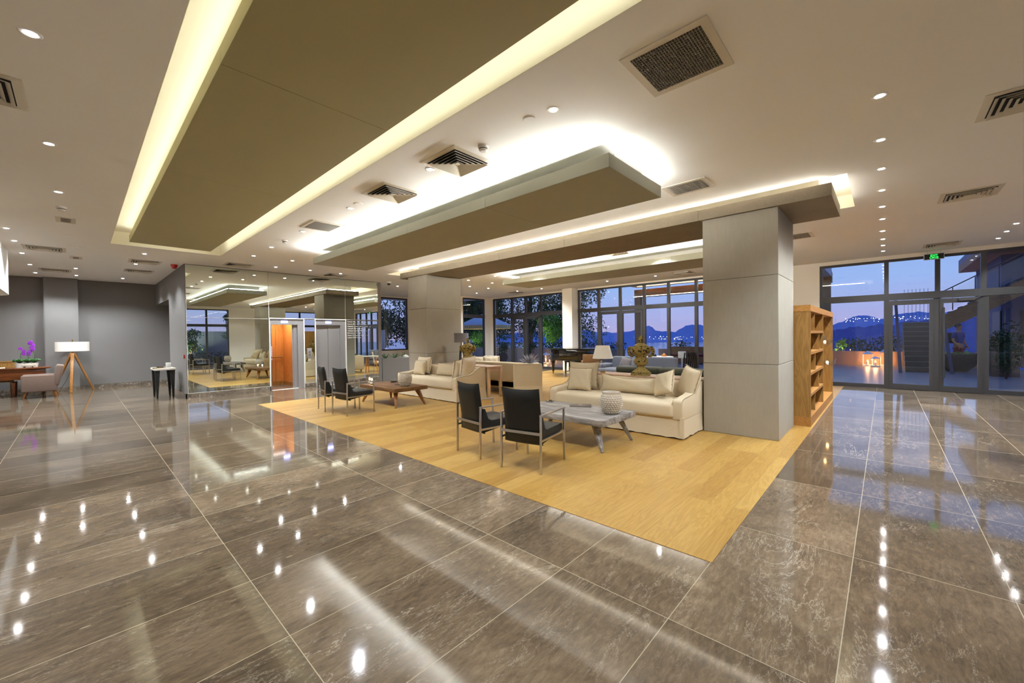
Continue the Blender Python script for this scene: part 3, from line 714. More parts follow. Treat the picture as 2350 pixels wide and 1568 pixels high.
put_chair(c0, (-3.225, 3.27), (-2.715, 3.365), 'black leather armchair with steel frame nearest the camera')
put_chair(dup(c0), (-4.13, 3.37), (-3.62, 3.31), 'black leather armchair just left of the nearest one')
put_chair(dup(c0), (-8.05, 3.41), (-7.54, 3.47), 'black leather armchair in the far pair, right one by the brown coffee table')
put_chair(dup(c0), (-8.87, 3.46), (-8.36, 3.39), 'black leather armchair in the far pair, left one nearest the lifts')

# ------------------------------------------------------------------ coffee tables
def coffee_table(x0, x1, y0, y1, top, leg, label):
    w, d = (x1-x0)/2, (y1-y0)/2
    t = thing('coffee_table', label, 'table', ((x0+x1)/2, (y0+y1)/2, .0035))
    b = B(); rr = random.Random(5)
    n = 4
    for i in range(n):
        a0, a1 = -d+2*d*i/n, -d+2*d*(i+1)/n
        b.box(-w+rr.uniform(0, .006), w-rr.uniform(0, .006), a0+.0006, a1-.0006, .335, .418+rr.uniform(-.002, .0015), .006, 2)
    b.build('tabletop', top, t)
    for sx in (-1, 1):
        for sy in (-1, 1):
            B().bar((sx*(w-.20), sy*(d-.15), .336), (sx*(w-.045), sy*(d-.05), 0), .10, .085, .004, w1=.032, h1=.032).build('leg', leg, t)
    return t
coffee_table(-4.14, -2.58, 4.44, 5.35, 'ww', 'ww', 'whitewashed wooden coffee table in front of the right sofa')
coffee_table(-9.06, -7.53, 4.48, 5.32, 'rustic', 'legbrown', 'rustic brown wooden coffee table in front of the left sofa')
# studded bowls
def studded(x, y, z, label):
    t = thing('studded_pot', label, 'vase', (x, y, z), group='studded pots'); t.scale = (1.12, 1.12, 1.12)
    prof = [(0, 0), (.075, 0), (.085, .01), (.105, .06), (.122, .12), (.126, .17), (.118, .215), (.105, .24), (.108, .262), (.112, .268), (.104, .27), (.094, .255), (.10, .2), (.105, .12), (.06, .03), (0, .03)]
    B().lathe(prof, 36).build('pot_body', 'bead', t, 60)
    b = B()
    for k in range(9):
        zz = .028+k*.0245; r = [.094, .104, .112, .119, .124, .126, .124, .119, .110][k]; n = 24
        for i in range(n):
            a = 2*PI*(i+.5*(k % 2))/n; R = r+.006
            b.cone((r*.97*math.cos(a), r*.97*math.sin(a), zz), ((R+.010)*math.cos(a), (R+.010)*math.sin(a), zz+.002), .0125, .0035, 7)
    b.build('studs', 'bead', t, 60)
    B().lathe([(0, .235), (.098, .235)], 24).build('dark_inner_disc', 'dark', t)  # dark disc across the inside, just below the rim
    return t
studded(-2.74, 4.93, .4225, 'pearly studded pot on the whitewashed coffee table')
studded(-7.83, 4.93, .4225, 'pearly studded pot on the brown coffee table')
# small things on the tables
t = thing('menu_booklet', 'dark closed menu booklet lying on the whitewashed coffee table', 'booklet', (-3.40, 5.18, .4225), .55)
box(-.16, .16, -.11, .11, 0, .004, .001).build('back_cover', 'menu', t); box(-.155, .155, -.106, .106, .004, .011).build('pages', 'paper', t); box(-.16, .16, -.11, .11, .011, .015, .001).build('front_cover', 'menu', t); box(-.03, .03, .0, .03, .015, .0155).build('emblem', 'edge', t)
t = thing('ashtray', 'low glass ashtray at the back corner of the whitewashed table', 'ashtray', (-4.0, 5.2, .4225)); B().lathe([(0, 0), (.05, 0), (.07, .022), (.062, .022), (.045, .008), (0, .008)], 20).build('dish', 'chrome', t)
t = thing('ashtray', 'dark shallow dish at the back of the brown coffee table', 'dish', (-8.75, 5.2, .4225)); B().lathe([(0, 0), (.06, 0), (.09, .02), (.08, .02), (.05, .008), (0, .008)], 20).build('dish', 'black', t)
t = thing('phone', 'small black phone lying beside the pot on the brown table', 'phone', (-8.15, 4.95, .4225), .4); box(-.07, .07, -.035, .035, 0, .009, .003).build('body', 'black', t)
for i, (x, y, r, lab) in enumerate([(-9.0, 4.70, .098, 'larger glowing glass globe candle holder on the brown table'), (-8.74, 4.62, .078, 'smaller glowing glass globe candle holder on the brown table')]):
    t = thing('candle_globe', lab, 'candle holder', (x, y, .4225), group='glass candle globes')
    B().ball((0, 0, .022), .045, 10, (1.2, 1.0, .5)).build('stone_foot', 'soil', t)
    B().lathe([(r*math.sin(a), .045+r-r*math.cos(a)) for a in [k*PI*.86/14 for k in range(15)]], 24).build('globe', 'cglass', t, 60)
    B().cone((0, 0, .05), (0, 0, .08), .02, n=12).build('wax', 'white', t); B().ball((0, 0, .105), .020, 8, (1, 1, 1.6)).build('flame', 'candle', t)

# ------------------------------------------------------------------ linen sofas
PX = Matrix(((0, 0, 1, 0), (1, 0, 0, 0), (0, 1, 0, 0), (0, 0, 0, 1)))      # profile in (y,z), extruded along x
def sofa(x0, x1, y0, D, label, mat='linen', Harm=.57, Hb=.75):
    w = (x1-x0)/2
    t = thing('sofa', label, 'sofa', ((x0+x1)/2, y0, .0035))
    # skirt with a rippled hem
    b = bmesh.new(); P = []
    n = 26; hx = w-.005
    def edge(a, c, m): return [(a[0]+(c[0]-a[0])*i/m, a[1]+(c[1]-a[1])*i/m) for i in range(m)]
    loop = edge((-hx, .012), (hx, .012), 40)+edge((hx, .012), (hx, D-.01), 18)+edge((hx, D-.01), (-hx, D-.01), 40)+edge((-hx, D-.01), (-hx, .012), 18)
    N = len(loop); rows_ = [(.30, 0), (.2, .2), (.1, .6), (.018, 1)]
    cx, cy = 0, D/2
    rr = random.Random(int(abs(x0)*100)); ph = rr.uniform(0, 6)
    for z, k in rows_:
        ring = []
        for i, (x, y) in enumerate(loop):
            rp = .006*math.sin(i*.9+ph)+.005*math.sin(i*2.3)+.012
            dx = (1 if x > hx-.001 else -1 if x < -hx+.001 else 0); dy = (1 if y > D-.011 else -1 if y < .0121 else 0)
            ring.append(b.verts.new((x+dx*rp*k, y+dy*rp*k, z+(.006*math.sin(i*1.7) if k == 1 else 0))))
        P.append(ring)
    for a, c in zip(P, P[1:]):
        for i in range(N): b.faces.new((a[i], c[i], c[(i+1) % N], a[(i+1) % N]))
    b.faces.new(P[0][::-1]) ; b.faces.new(P[-1]); bmesh.ops.recalc_face_normals(b, faces=b.faces[:])
    sk = B().add(b).build('skirt', mat, t, 60)
    for sx in (-1, 1):
        for (px, py, ax) in ((sx*(w-.01), .004, 0),):
            B().prism([(px-.03, -.012), (px+.028, -.010), (px+.012, .02), (px-.012, .02)], .02, .31).build('kick_pleat', mat, t, 60)
    box(-w+.13, w-.13, -.035, D-.20, .285, .505, .055, seg=4).build('seat_cushion', mat, t, 60)
    box(-w+.02, w-.02, D-.24, D-.01, .27, Hb, .05, seg=3).build('back_frame', mat, t, 60)
    prof = [(-.004, .27), (-.004, Harm-.04), (.02, Harm-.01), (.10, Harm), (D*.42, Harm+.02), (D*.56, Harm+.05), (D*.66, Harm+.12), (D*.74, Hb-.03), (D*.80, Hb+.01), (D-.02, Hb+.01), (D, Hb-.02), (D, .27)]
    for s_, a, c in ((-1, -w, -w+.15), (1, w-.15, w)):
        ar = B().prism(prof, a, c, PX, .018, 2).build('arm', mat, t, 60)
        outer = a if s_ < 0 else c; inner = c if s_ < 0 else a
        for xx in (outer-.006*s_, ):
            pl = [(xx+(.003*math.sin(k*2.1)), p[0], p[1]+.004) for k, p in enumerate([(q[0], q[1]) for q in prof[1:-1]])]
            B().tube(pl, .006, 5).build('ruffled_seam', 'piping', ar)
        B().tube([(inner+.0*s_, -.006, z_) for z_ in (.29, .4, .5)], .0045, 5).build('front_seam', 'piping', ar)
    return t
sofa(-4.42, -2.08, 5.75, .92, 'oat linen slipcovered sofa with ruffled seams beside the right column')
sofa(-9.52, -7.08, 5.77, .92, 'oat linen slipcovered sofa behind the brown coffee table')
def cushion(label, x, y, z, w, h, t_, rz=0, lean=.25, roll=0, mat='linen', sag=0, name='throw_pillow', grp='linen pillows', fr=True):
    o = thing(name, label, 'pillow', (x, y, z), group=grp); o.rotation_euler = (-lean, roll, rz)
    B().pillow(w, h, t_, 14, .09, None, sag).build('cushion_cover', mat, o, 80)
    if fr:
        pts = []
        def pt(u, v):
            pu = 1-.09*(1-v*v)*abs(u)**3; pv = 1-.09*(1-u*u)*abs(v)**3
            return (u*pu*w/2, .004*math.sin(31*u+23*v), h/2+v*pv*h/2-sag*(1-u*u)*max(v, 0))
        m = 14
        for i in range(m): pts.append(pt(-1+2*i/m, -1))
        for i in range(m): pts.append(pt(1, -1+2*i/m))
        for i in range(m): pts.append(pt(1-2*i/m, 1))
        for i in range(m): pts.append(pt(-1, 1-2*i/m))
        B().tube(pts, [.008+.003*math.sin(k*2.4) for k in range(len(pts))], 5, True).build('fringe', 'piping', o)
    return o
SZ = .512
cushion('large square linen pillow at the left end of the right sofa, behind a smaller one', -4.10, 6.32, SZ, .60, .50, .20, .12, .18)
cushion('smaller square linen pillow in front at the left end of the right sofa', -4.03, 6.10, SZ, .47, .41, .17, .10, .22)
cushion('long sagging lumbar cushion on the right sofa', -3.16, 6.34, SZ-.01, 1.22, .33, .22, -.02, .2, 0, 'linen', .075)
cushion('tilted square linen pillow in front at the right end of the right sofa', -2.50, 6.10, SZ+.05, .40, .38, .17, -.45, .35, -.28)
cushion('square linen pillow leaning in the corner by the right column', -2.27, 6.36, SZ+.02, .46, .47, .18, -.75, .25, .14)
cushion('large square pale pillow at the left end of the left sofa, behind a smaller one', -9.15, 6.32, SZ, .56, .47, .20, .05, .15, 0, 'linen2')
cushion('smaller square pale pillow in front at the left end of the left sofa', -9.05, 6.12, SZ, .46, .38, .17, .05, .2, 0, 'linen')
cushion('long lumbar cushion on the left sofa', -8.15, 6.38, SZ-.01, 1.0, .32, .22, 0, .2)
cushion('plump linen pillow leaning on the right arm of the left sofa, left one of two', -7.55, 6.22, SZ+.01, .46, .45, .24, -1.35, .22, .06, 'linen2')
cushion('plump linen pillow leaning on the right arm of the left sofa, right one of two', -7.33, 6.28, SZ+.01, .50, .52, .26, -1.35, .2, .04, 'linen2')

# ------------------------------------------------------------------ consoles behind the sofas, with their urns and lamp
def console(x0, x1, y0, y1, z, label, mt, ml):
    t = thing('console_table', label, 'table', ((x0+x1)/2, (y0+y1)/2, .0035)); w, d = (x1-x0)/2, (y1-y0)/2
    box(-w, w, -d, d, z-.045, z, .004).build('tabletop', mt, t)
    boxes([(-w+.03, w-.03, -d+.02, -d+.04, z-.14, z-.045), (-w+.03, w-.03, d-.04, d-.02, z-.14, z-.045), (-w+.02, -w+.04, -d+.03, d-.03, z-.14, z-.045), (w-.04, w-.02, -d+.03, d-.03, z-.14, z-.045)]).build('apron', mt, t)
    for sx in (-1, 1):
        for sy in (-1, 1): box(sx*(w-.035)-.033, sx*(w-.035)+.033, sy*(d-.035)-.033, sy*(d-.035)+.033, 0, z-.045, .003).build('leg', ml, t)
console(-4.40, -2.12, 6.70, 7.15, .765, 'pale oak console table behind the right sofa', 'oakx', 'oakl')
console(-9.15, -7.0, 6.70, 7.18, .765, 'pale oak console table behind the left sofa, one leg in view', 'oakx', 'oakl')
def urn(x, y, z, s_, label):
    t = thing('lidded_urn', label, 'urn', (x, y, z), .35, 'ochre urns'); t.scale = (s_, s_, s_)
    b = box(-.165, .165, -.165, .165, 0, .035, .006); b.box(-.15, .15, -.15, .15, .035, .06, .006)
    b.lathe([(.145, .06), (.12, .085), (.085, .115), (.065, .145), (.062, .16), (.075, .17)], 28); b.build('base', 'urn', t)
    B().lathe([(.05, .16), (.08, .175), (.115, .205), (.128, .24), (.12, .275), (.10, .30), (.098, .33), (.115, .36), (.155, .39), (.175, .42), (.18, .455), (.175, .485), (.15, .505)], 32).build('bowl', 'urn', t, 60)
    for s2 in (-1, 1):
        B().tube([(s2*r*1.0, 0, zz) for r, zz in ((.12, .345), (.165, .345), (.198, .375), (.212, .42), (.208, .465), (.19, .495), (.168, .495), (.158, .47), (.168, .45))], [.02, .028, .032, .032, .030, .027, .024, .02, .014], 10).build('handle', 'urn', t)
    ld = B().lathe([(.152, .505), (.148, .512), (.115, .53), (.085, .555), (.06, .57), (.036, .578), (.034, .60), (.044, .605), (.036, .612)], 28).build('lid', 'urn', t, 60)
    B().lathe([(.034, .61), (.047, .635), (.045, .66), (.032, .69), (.016, .712), (0, .72)], 16).build('finial', 'urn', ld, 60)
urn(-3.24, 6.92, .769, 1.0, 'flaking ochre lidded urn on the console behind the right sofa')
urn(-8.02, 6.94, .769, .98, 'flaking ochre lidded urn on the console behind the left sofa')
t = thing('table_lamp', 'white shaded table lamp with faceted glass base behind the right sofa', 'lamp', (-4.02, 6.92, .769), .3)
B().lathe([(0, 0), (.05, 0), (.055, .01), (.05, .02)], 20).build('foot', 'gold', t)
B().lathe([(.045, .02), (.075, .05), (.088, .085), (.07, .125), (.03, .155), (.022, .19), (.035, .21), (.022, .23), (.012, .24)], 10).build('glass_base', 'cglass', t, 0)
B().cone((0, 0, .235), (0, 0, .42), .006, n=8).build('stem', 'gold', t)
B().lathe([(.195, .275), (.130, .525), (.128, .525), (.193, .275)], 32).build('lamp_shade', 'shadew', t)

# ------------------------------------------------------------------ slipcovered chair seen from behind, round table with agave
t = thing('dining_chair', 'beige slipcovered chair seen from behind between the two sofas', 'chair', (-5.60, 6.52, .0035), math.radians(41))
box(-.30, .30, -.30, -.20, .42, .92, .03, seg=3).build('backrest', 'linen', t, 60)
box(-.295, .295, -.26, .28, .36, .50, .03, seg=3).build('seat', 'linen', t, 60)
b = bmesh.new(); R = []
lp = [(-.29+.58*i/16, -.30) for i in range(16)]+[(.29, -.30+.58*i/16) for i in range(16)]+[(.29-.58*i/16, .28) for i in range(16)]+[(-.29, .28-.58*i/16) for i in range(16)]
for z, k in ((.46, 0), (.25, .5), (.02, 1)):
    R.append([b.verts.new((x*(1+.07*k)+.006*k*math.sin(i*1.9), y*(1+.05*k)+.006*k*math.cos(i*2.3), z)) for i, (x, y) in enumerate(lp)])
for a, c in zip(R, R[1:]):
    for i in range(64): b.faces.new((a[i], c[i], c[(i+1) % 64], a[(i+1) % 64]))
b.faces.new(R[0]); bmesh.ops.recalc_face_normals(b, faces=b.faces[:]); B().add(b).build('skirt', 'linen', t, 60)
B().tube([(-.285, -.3, .905), (-.1, -.305, .915), (.1, -.305, .915), (.285, -.3, .905)], .005, 5).build('seam', 'piping', t)
t = thing('side_table', 'small white pedestal table hidden behind the beige slipcovered chair', 'table', (-6.35, 7.45, .0035))
B().lathe([(0, .70), (.28, .70), (.285, .715), (.28, .73), (0, .73)], 32).build('tabletop', 'white', t); B().cone((0, 0, .02), (0, 0, .70), .03, n=14).build('pedestal', 'white', t); B().lathe([(0, 0), (.2, 0), (.2, .012), (.03, .03), (0, .03)], 24).build('foot', 'white', t)
t = thing('agave_plant', 'silvery spiky agave in a glass pot behind the beige chair', 'plant', (-6.35, 7.45, .734))
B().lathe([(0, 0), (.07, 0), (.10, .06), (.085, .13), (.08, .13), (.094, .06), (.065, .008), (0, .008)], 20).build('glass_pot', 'cglass', t)
b = B(); rs = random.Random(11)
for j in range(30):
    a = j*2.4; e = .25+1.1*(j/30); L = rs.uniform(.24, .36)
    pts = [(L*s_*math.cos(a)*math.cos(e), L*s_*math.sin(a)*math.cos(e), .10+L*s_*math.sin(e)-.04*s_*s_) for s_ in (0, .2, .45, .75, 1)]
    b.tube(pts, [.010, .016, .017, .010, .001], 5)
b.build('leaves', 'agave', t)

# ------------------------------------------------------------------ back lounge
t = thing('sofa', 'olive linen sofa standing back to back with the left console, throw on its arm', 'sofa', (-8.05, 8.62, .0035), PI); w = 1.15; D = .9
box(-w, w, .0, D, .10, .32, .03).build('base', 'linen', t, 60); box(-w+.14, w-.14, -.03, D-.2, .32, .48, .05, seg=3).build('seat_cushion', 'linen', t, 60)
box(-w, w, D-.2, D, .1, .80, .05, seg=3).build('backrest', 'linen', t, 60)
for sx in (-1, 1): box(sx*(w-.08)-.09, sx*(w-.08)+.09, -.02, D-.1, .1, .74, .05, seg=3).build('arm', 'linen', t, 60)
for sx in (-1, 1):
    for yy in (.08, D-.08): B().cone((sx*(w-.1), yy, .1), (sx*(w-.1), yy, 0), .03, .02, 10).build('leg', 'legbrown', t)
cushion('pillow on the back sofa, leftmost behind the left urn', -8.6, 7.95, .52, .45, .42, .16, .9, .3, 0, 'linen2')
cushion('pillow on the back sofa leaning beside the tasselled throw', -8.25, 8.0, .52, .45, .42, .16, .8, .3, 0, 'linen2')
pr_ = [(-.12, .30), (-.11, .72), (-.08, .768), (.09, .768), (.125, .72), (.13, .25)]
T = Matrix(((1, 0, 0, 0), (0, 0, 1, 0), (0, 1, 0, 0), (0, 0, 0, 1)))
outer = pr_; inner = [(x*.9, z-.012 if 0 < i < 5 else z) for i, (x, z) in enumerate(pr_)]
t = thing('throw_blanket', 'pale throw draped over the right arm of the back sofa', 'blanket', (-6.98, 8.27, .0035))
B().prism(outer+inner[::-1], -.22, .22, T, .003, 1).build('cloth', 'linen2', t, 60)
b = B()
for k in range(10): b.cone((.13, -.2+k*.044, .25), (.135, -.2+k*.044, .17), .006, .003, 5)
b.build('tassels', 'piping', t)
t = thing('floor_lamp', 'grey shaded tripod floor lamp with black legs beside the left column', 'lamp', (-8.78, 7.36, .0035))
B().lathe([(.205, 1.34), (.205, 1.60), (.202, 1.60), (.202, 1.34)], 36).build('lamp_shade', 'shadeg', t)
for k in range(3):
    a = k*2*PI/3+.5; B().bar((.03*math.cos(a), .03*math.sin(a), 1.25), (.15*math.cos(a), .15*math.sin(a), 0), .03, .03, .004, w1=.02, h1=.02).build('leg', 'black', t)
B().cone((0, 0, 1.2), (0, 0, 1.5), .014, n=10).build('stem', 'black', t)
def seatwood(x, y, rz, label, mat_s):
    t = thing('lounge_chair', label, 'chair', (x, y, .0035), rz, 'wood framed lounge chairs')
    box(-.28, .28, -.25, .28, .36, .44, .03, seg=3).build('seat', mat_s, t, 60); B().box(-.27, .27, -.30, -.24, .42, .92, .025, 3, tr(0, 0, 0, math.radians(8))).build('backrest', mat_s, t, 60)
    for sx in (-1, 1):
        B().bar((sx*.31, .25, .62), (sx*.31, .28, 0), .03, .03, .004, w1=.022, h1=.022).build('front_leg', 'oakl', t); B().bar((sx*.31, -.24, .66), (sx*.31, -.36, 0), .03, .03, .004, w1=.022, h1=.022).build('rear_leg', 'oakl', t)
        B().bar((sx*.31, -.30, .65), (sx*.31, .29, .62), .045, .02, .004).build('armrest', 'oakl', t)
    boxes([(-.31, .31, .24, .26, .33, .37), (-.31, .31, -.27, -.25, .33, .37)]).build('rail', 'oakl', t)
    return t
seatwood(-9.45, 8.75+.6, .5, 'cream lounge chair with pale wood arms near the far corner', 'linen2')
t = thing('round_table', 'small round white table with pale wood legs behind the left urn', 'table', (-9.95, 8.55, .0035))
B().lathe([(0, .70), (.33, .70), (.34, .715), (.33, .73), (0, .73)], 36).build('tabletop', 'white', t)
for k in range(3):
    a = k*2*PI/3+.2; B().bar((.2*math.cos(a), .2*math.sin(a), .70), (.3*math.cos(a), .3*math.sin(a), 0), .05, .05, .008, w1=.035, h1=.035).build('leg', 'orangew', t)
# grand piano
t = thing('grand_piano', 'black lacquered grand piano in front of the white window pillar', 'piano', (-8.72, 12.75, .0035), math.radians(40)); t.scale = (1.12, 1.12, 1.06)
out = [(-.75, -.55), (.75, -.55), (.75, .1), (.68, .38), (.48, .62), (.25, .74), (-.05, .80), (-.4, .82), (-.65, .74), (-.75, .55)]
out = [(-x, -y) for x, y in out]
B().prism(out, .58, .93, None, .012, 2).build('case', 'piano', t, 50); B().prism([(x*1.02, y*1.02) for x, y in out], .935, .955, None, .006, 2).build('lid', 'piano', t, 50)
B().prism([(x*1.03, y*1.03) for x, y in out], .55, .58, None, .01, 2).build('rim_moulding', 'piano', t, 50)
for (x, y) in ((-.62, .42), (.62, .42), (.05, -.62)):
    lg = B().bar((x, y, .55), (x, y, .10), .14, .14, .01, w1=.07, h1=.07).build('leg', 'piano', t); B().cone((x, y, .10), (x, y, .0), .028, .022, 12).build('brass_caster', 'gold', lg)
B().prism([(-.10, .16), (.10, .16), (.07, .10), (-.07, .10)], .12, .55).bar((-.2, .13, .12), (.2, .13, .12), .05, .03).build('pedal_lyre', 'piano', t)
boxes([(-.62, .62, .40, .53, .86, .885)]).build('key_block', 'white', t)
t = thing('piano_bench', 'black piano bench under the grand piano', 'bench', (-9.0, 13.3, .0035), math.radians(40))
box(-.38, .38, -.17, .17, .44, .50, .015, seg=3).build('seat', 'piano', t)
for sx in (-1, 1):
    for sy in (-1, 1): B().bar((sx*.33, sy*.13, .44), (sx*.34, sy*.14, 0), .045, .045, .004, w1=.03, h1=.03).build('leg', 'piano', t)
# dark olive and grey sofas behind the right console
t = thing('sofa', 'low dark olive velvet sofa behind the right console', 'sofa', (-3.55, 9.35, .0035)); w = 1.9
box(-w, w, 0, 1.0, 0, .30, .03).build('base', 'olivef', t, 60)
for a, c in ((-w+.02, -.02), (.02, w-.02)): box(a, c, -.03, .95, .30, .46, .045, seg=3).build('seat_cushion', 'olivef', t, 60)
for a, c in ((-w+.10, -.62), (-.60, .65), (.67, w-.1)): box(a, c, .50, .92, .46, .655, .07, seg=4).build('back_cushion', 'olivef', t, 60)
t = thing('sofa', 'grey upholstered corner sofa behind the white shaded lamp', 'sofa', (-5.75, 10.7, .0035)); w = .95
box(-w, w, 0, 1.0, .08, .34, .03).build('base', 'grey', t, 60); box(-w+.0, w-.02, -.03, .8, .34, .48, .045, seg=3).build('seat_cushion', 'grey', t, 60)
box(-w+.35, w+.45, .80, 1.02, .3, .82, .05, seg=3).build('backrest', 'grey', t, 60); box(-w, -w+.3, .3, 1.0, .46, .60, .05, seg=3).build('arm', 'grey', t, 60)
cushion('pale grey pillow on the grey corner sofa, left one', -5.75, 11.15, .50, .46, .32, .16, -.3, .35, .12, 'shadeg', 0, 'throw_pillow', 'grey pillows', False)
cushion('darker grey pillow on the grey corner sofa, right one', -5.35, 11.05, .50, .46, .34, .16, -.5, .3, -.12, 'grey', 0, 'throw_pillow', 'grey pillows', False)

# ------------------------------------------------------------------ walnut shelf by the column
t = thing('bookcase', 'open walnut bookcase standing beside the right column', 'bookcase', (-.86, 7.84, .0035))
X0, L, Z = -.62, 3.70, 1.93
box(X0, 0, 0, .05, 0, Z-.10).build('end_panel', 'walnut', t); box(X0, 0, L-.05, L, .15, Z-.10).build('end_panel', 'walnut', t)
box(X0-.004, .004, -.004, L+.004, Z-.10, Z).build('top_board', 'walnuty', t); box(X0-.003, .003, -.003, L+.003, 0, .15).build('plinth_board', 'walnuty', t)
box(X0, -.01, 1.86, 1.90, .15, Z-.10).build('divider', 'walnut', t)
zs = [.15, .49, .83, 1.16, 1.50, Z-.10]
for z in zs[1:-1]: box(X0, -.004, .05, 1.86, z-.022, z+.022).build('shelf', 'walnuty', t)
for i, (z0, z1) in enumerate(zip(zs, zs[1:])):
    yy = [.66, 1.22, .72, 1.28, .62][i]; box(X0, -.012, yy, yy+.03, z0+.02, z1-.02).build('divider', 'walnut', t)
box(X0-.02, X0, .0, 1.9, .02, Z-.02).build('back_panel', 'walnut', t)
for i, (y, z, lab) in enumerate([(2.35, 1.30, 'upper glass candle bowl hanging in the open bay of the bookcase'), (2.75, .80, 'larger lower glass candle bowl hanging in the open bay of the bookcase'), (3.1, 1.22, 'far glass candle bowl hanging in the open bay of the bookcase')]):
    s_ = thing('candle_bowl', lab, 'candle holder', (-1.0+[0, .12, .05][i], 7.84+y, z), group='hanging glass candle bowls')
    B().lathe([(0, 0), (.08, .005), (.14, .05), (.145, .12), (.135, .12), (.12, .05), (0, .02)], 20).build('glass_bowl', 'cglass', s_, 60)
    B().cone((0, 0, .02), (0, 0, .05), .022, n=10).build('wax', 'white', s_); B().ball((0, 0, .07), .022, 8, (1, 1, 1.4)).build('flame', 'candle', s_)
    boxes([(-.14, -.138, -.002, .002, .11, Z-.10-z+.0035), (.138, .14, -.002, .002, .11, Z-.10-z+.0035)]).build('hanging_wire', 'chrome', s_)
t = thing('coral_ornament', 'small white coral ornament on the fourth shelf down', 'ornament', (-1.05, 9.35, .516)); b = B()
for k in range(7): b.bar((0, 0, .0), (.05*math.cos(k), .05*math.sin(k), .10+.015*k), .014, w1=.006, h1=.006)
b.build('branches', 'white', t)

# ------------------------------------------------------------------ left side: desk, chair, tripod lamp, small table
t = thing('writing_desk', 'dark cherry writing desk against the far left wall', 'desk', (-17.8, -1.85, 0))
box(-.40, .40, -1.3, 1.3, .76, .80, .008).build('desktop', 'desk', t)
boxes([(-.34, .34, -1.2, 1.2, .47, .76)], r=.006).build('drawer_case', 'desk', t)
for sy in (-1, 1):
    for (x, y) in ((.30, sy*1.15), (-.30, sy*1.15), (.30, sy*.62), (-.30, sy*.62)): B().bar((x, y, .40), (x, y, 0), .07, .07, .004, w1=.04, h1=.04).build('leg', 'deskl', t)
t = thing('desk_chair', 'cane backed wooden chair behind the cherry desk', 'chair', (-18.3, -1.55, 0))
boxes([(-.03, .02, -.30, -.26, .44, .98), (-.03, .02, .26, .30, .44, .98), (-.03, .02, -.3, .3, .94, .98)]).build('back_frame', 'walnut', t)
box(-.02, .01, -.26, .26, .55, .94).build('cane_panel', 'walnut', t); box(-.03, .45, -.28, .28, .40, .45, .01).build('seat', 'walnut', t)
for x in (0, .42):
    for y in (-.26, .26): box(x-.02, x+.02, y-.02, y+.02, 0, .40).build('leg', 'legbrown', t)
t = thing('armchair', 'dusty rose upholstered armchair drawn up beside the cherry desk', 'armchair', (-16.95, -.72, 0), PI)
box(-.31, .31, -.30, .30, .17, .43, .03, seg=3).build('seat_base', 'rose', t, 60); box(-.24, .24, -.22, .31, .43, .53, .035, seg=3).build('seat_cushion', 'rose', t, 60)
B().box(-.31, .31, -.07, .07, .0, .56, .035, 3, tr(0, -.27, .32, math.radians(10))).build('backrest', 'rose', t, 60)
for sx in (-1, 1): box(sx*.285-.05, sx*.285+.05, -.26, .33, .17, .62, .03, seg=3).build('arm', 'rose', t, 60)
for sx in (-1, 1):
    for sy in (-1, 1): B().bar((sx*.26, sy*.25, .17), (sx*.28, sy*.30, 0), .05, .05, .004, w1=.03, h1=.03).build('leg', 'legbrown', t)
def orchid(y, z_h, n, label, side):
    t = thing('orchid_pot', label, 'plant', (-17.72, y, .80), group='purple orchids on the desk')
    B().lathe([(0, 0), (.065, 0), (.085, .12), (.075, .12), (.06, .01), (0, .01)], 20).build('pot', 'white', t)
    b = B(); rr = random.Random(n)
    for k in range(6):
        a = k*1.05+.3; L = .14
        b.tube([(L*s_*math.cos(a), L*s_*math.sin(a), .11+.10*math.sin(s_*2.4)) for s_ in (0, .3, .6, .85, 1)], [.008, .03, .034, .022, .002], 6)
    b.build('leaves', 'green', t)
    st = B().tube([(0, 0, .1), (.01, .01, z_h*.5), (.0, .02*side, z_h*.8), (-.02, .07*side, z_h)], .006, 6).build('stem', 'green', t)
    B().cone((.0, 0, .12), (.0, .01, z_h*.62), .028, .03, 12, False).build('glass_sleeve', 'cglass', t)
    for k in range(n):
        c = (rr.uniform(-.03, .03), .07*side+rr.uniform(-.05, .05)*1.2, z_h-.12+.15*k/max(1, n-1)+.02)
        f = B()
        for q in range(5):
            a = q*2*PI/5; f.ball((c[0], c[1]+.024*math.cos(a), c[2]+.024*math.sin(a)), .021, 8, (.35, 1, 1))
        f.build('blossom', 'purple', t)
orchid(-1.12, .48, 3, 'short purple orchid at the left on the cherry desk', 1); orchid(-.98, .46, 4, 'middle purple orchid on the cherry desk', 1); orchid(-.86, .66, 5, 'tallest purple orchid on the cherry desk', -1)
t = thing('desk_plaque', 'cream plaque in front of the orchids on the cherry desk', 'sign', (-17.5, -.95, .80)); box(-.01, .01, -.13, .13, .03, .10, .01).build('plate', 'paper', t); boxes([(-.03, .03, -.08, -.06, 0, .03), (-.03, .03, .06, .08, 0, .03)]).build('foot', 'black', t)
t = thing('book_stack', 'pale booklet lying on the cherry desk at the left', 'book', (-17.6, -1.55, .80)); box(-.12, .12, -.17, .17, 0, .025, .002).build('cover', 'paper', t)
t = thing('tripod_lamp', 'tripod floor lamp with wooden legs and white drum shade', 'lamp', (-17.95, -.12, 0))
B().lathe([(.355, 1.22), (.355, 1.50), (.350, 1.50), (.350, 1.22)], 48).build('lamp_shade', 'shadew', t)
for x, y in ((.42, -.05), (-.22, -.42), (-.12, .42)):
    B().bar((x*.06, y*.06, 1.16), (x, y, 0), .075, .045, .003, w1=.06, h1=.035).build('leg', 'tripod', t)
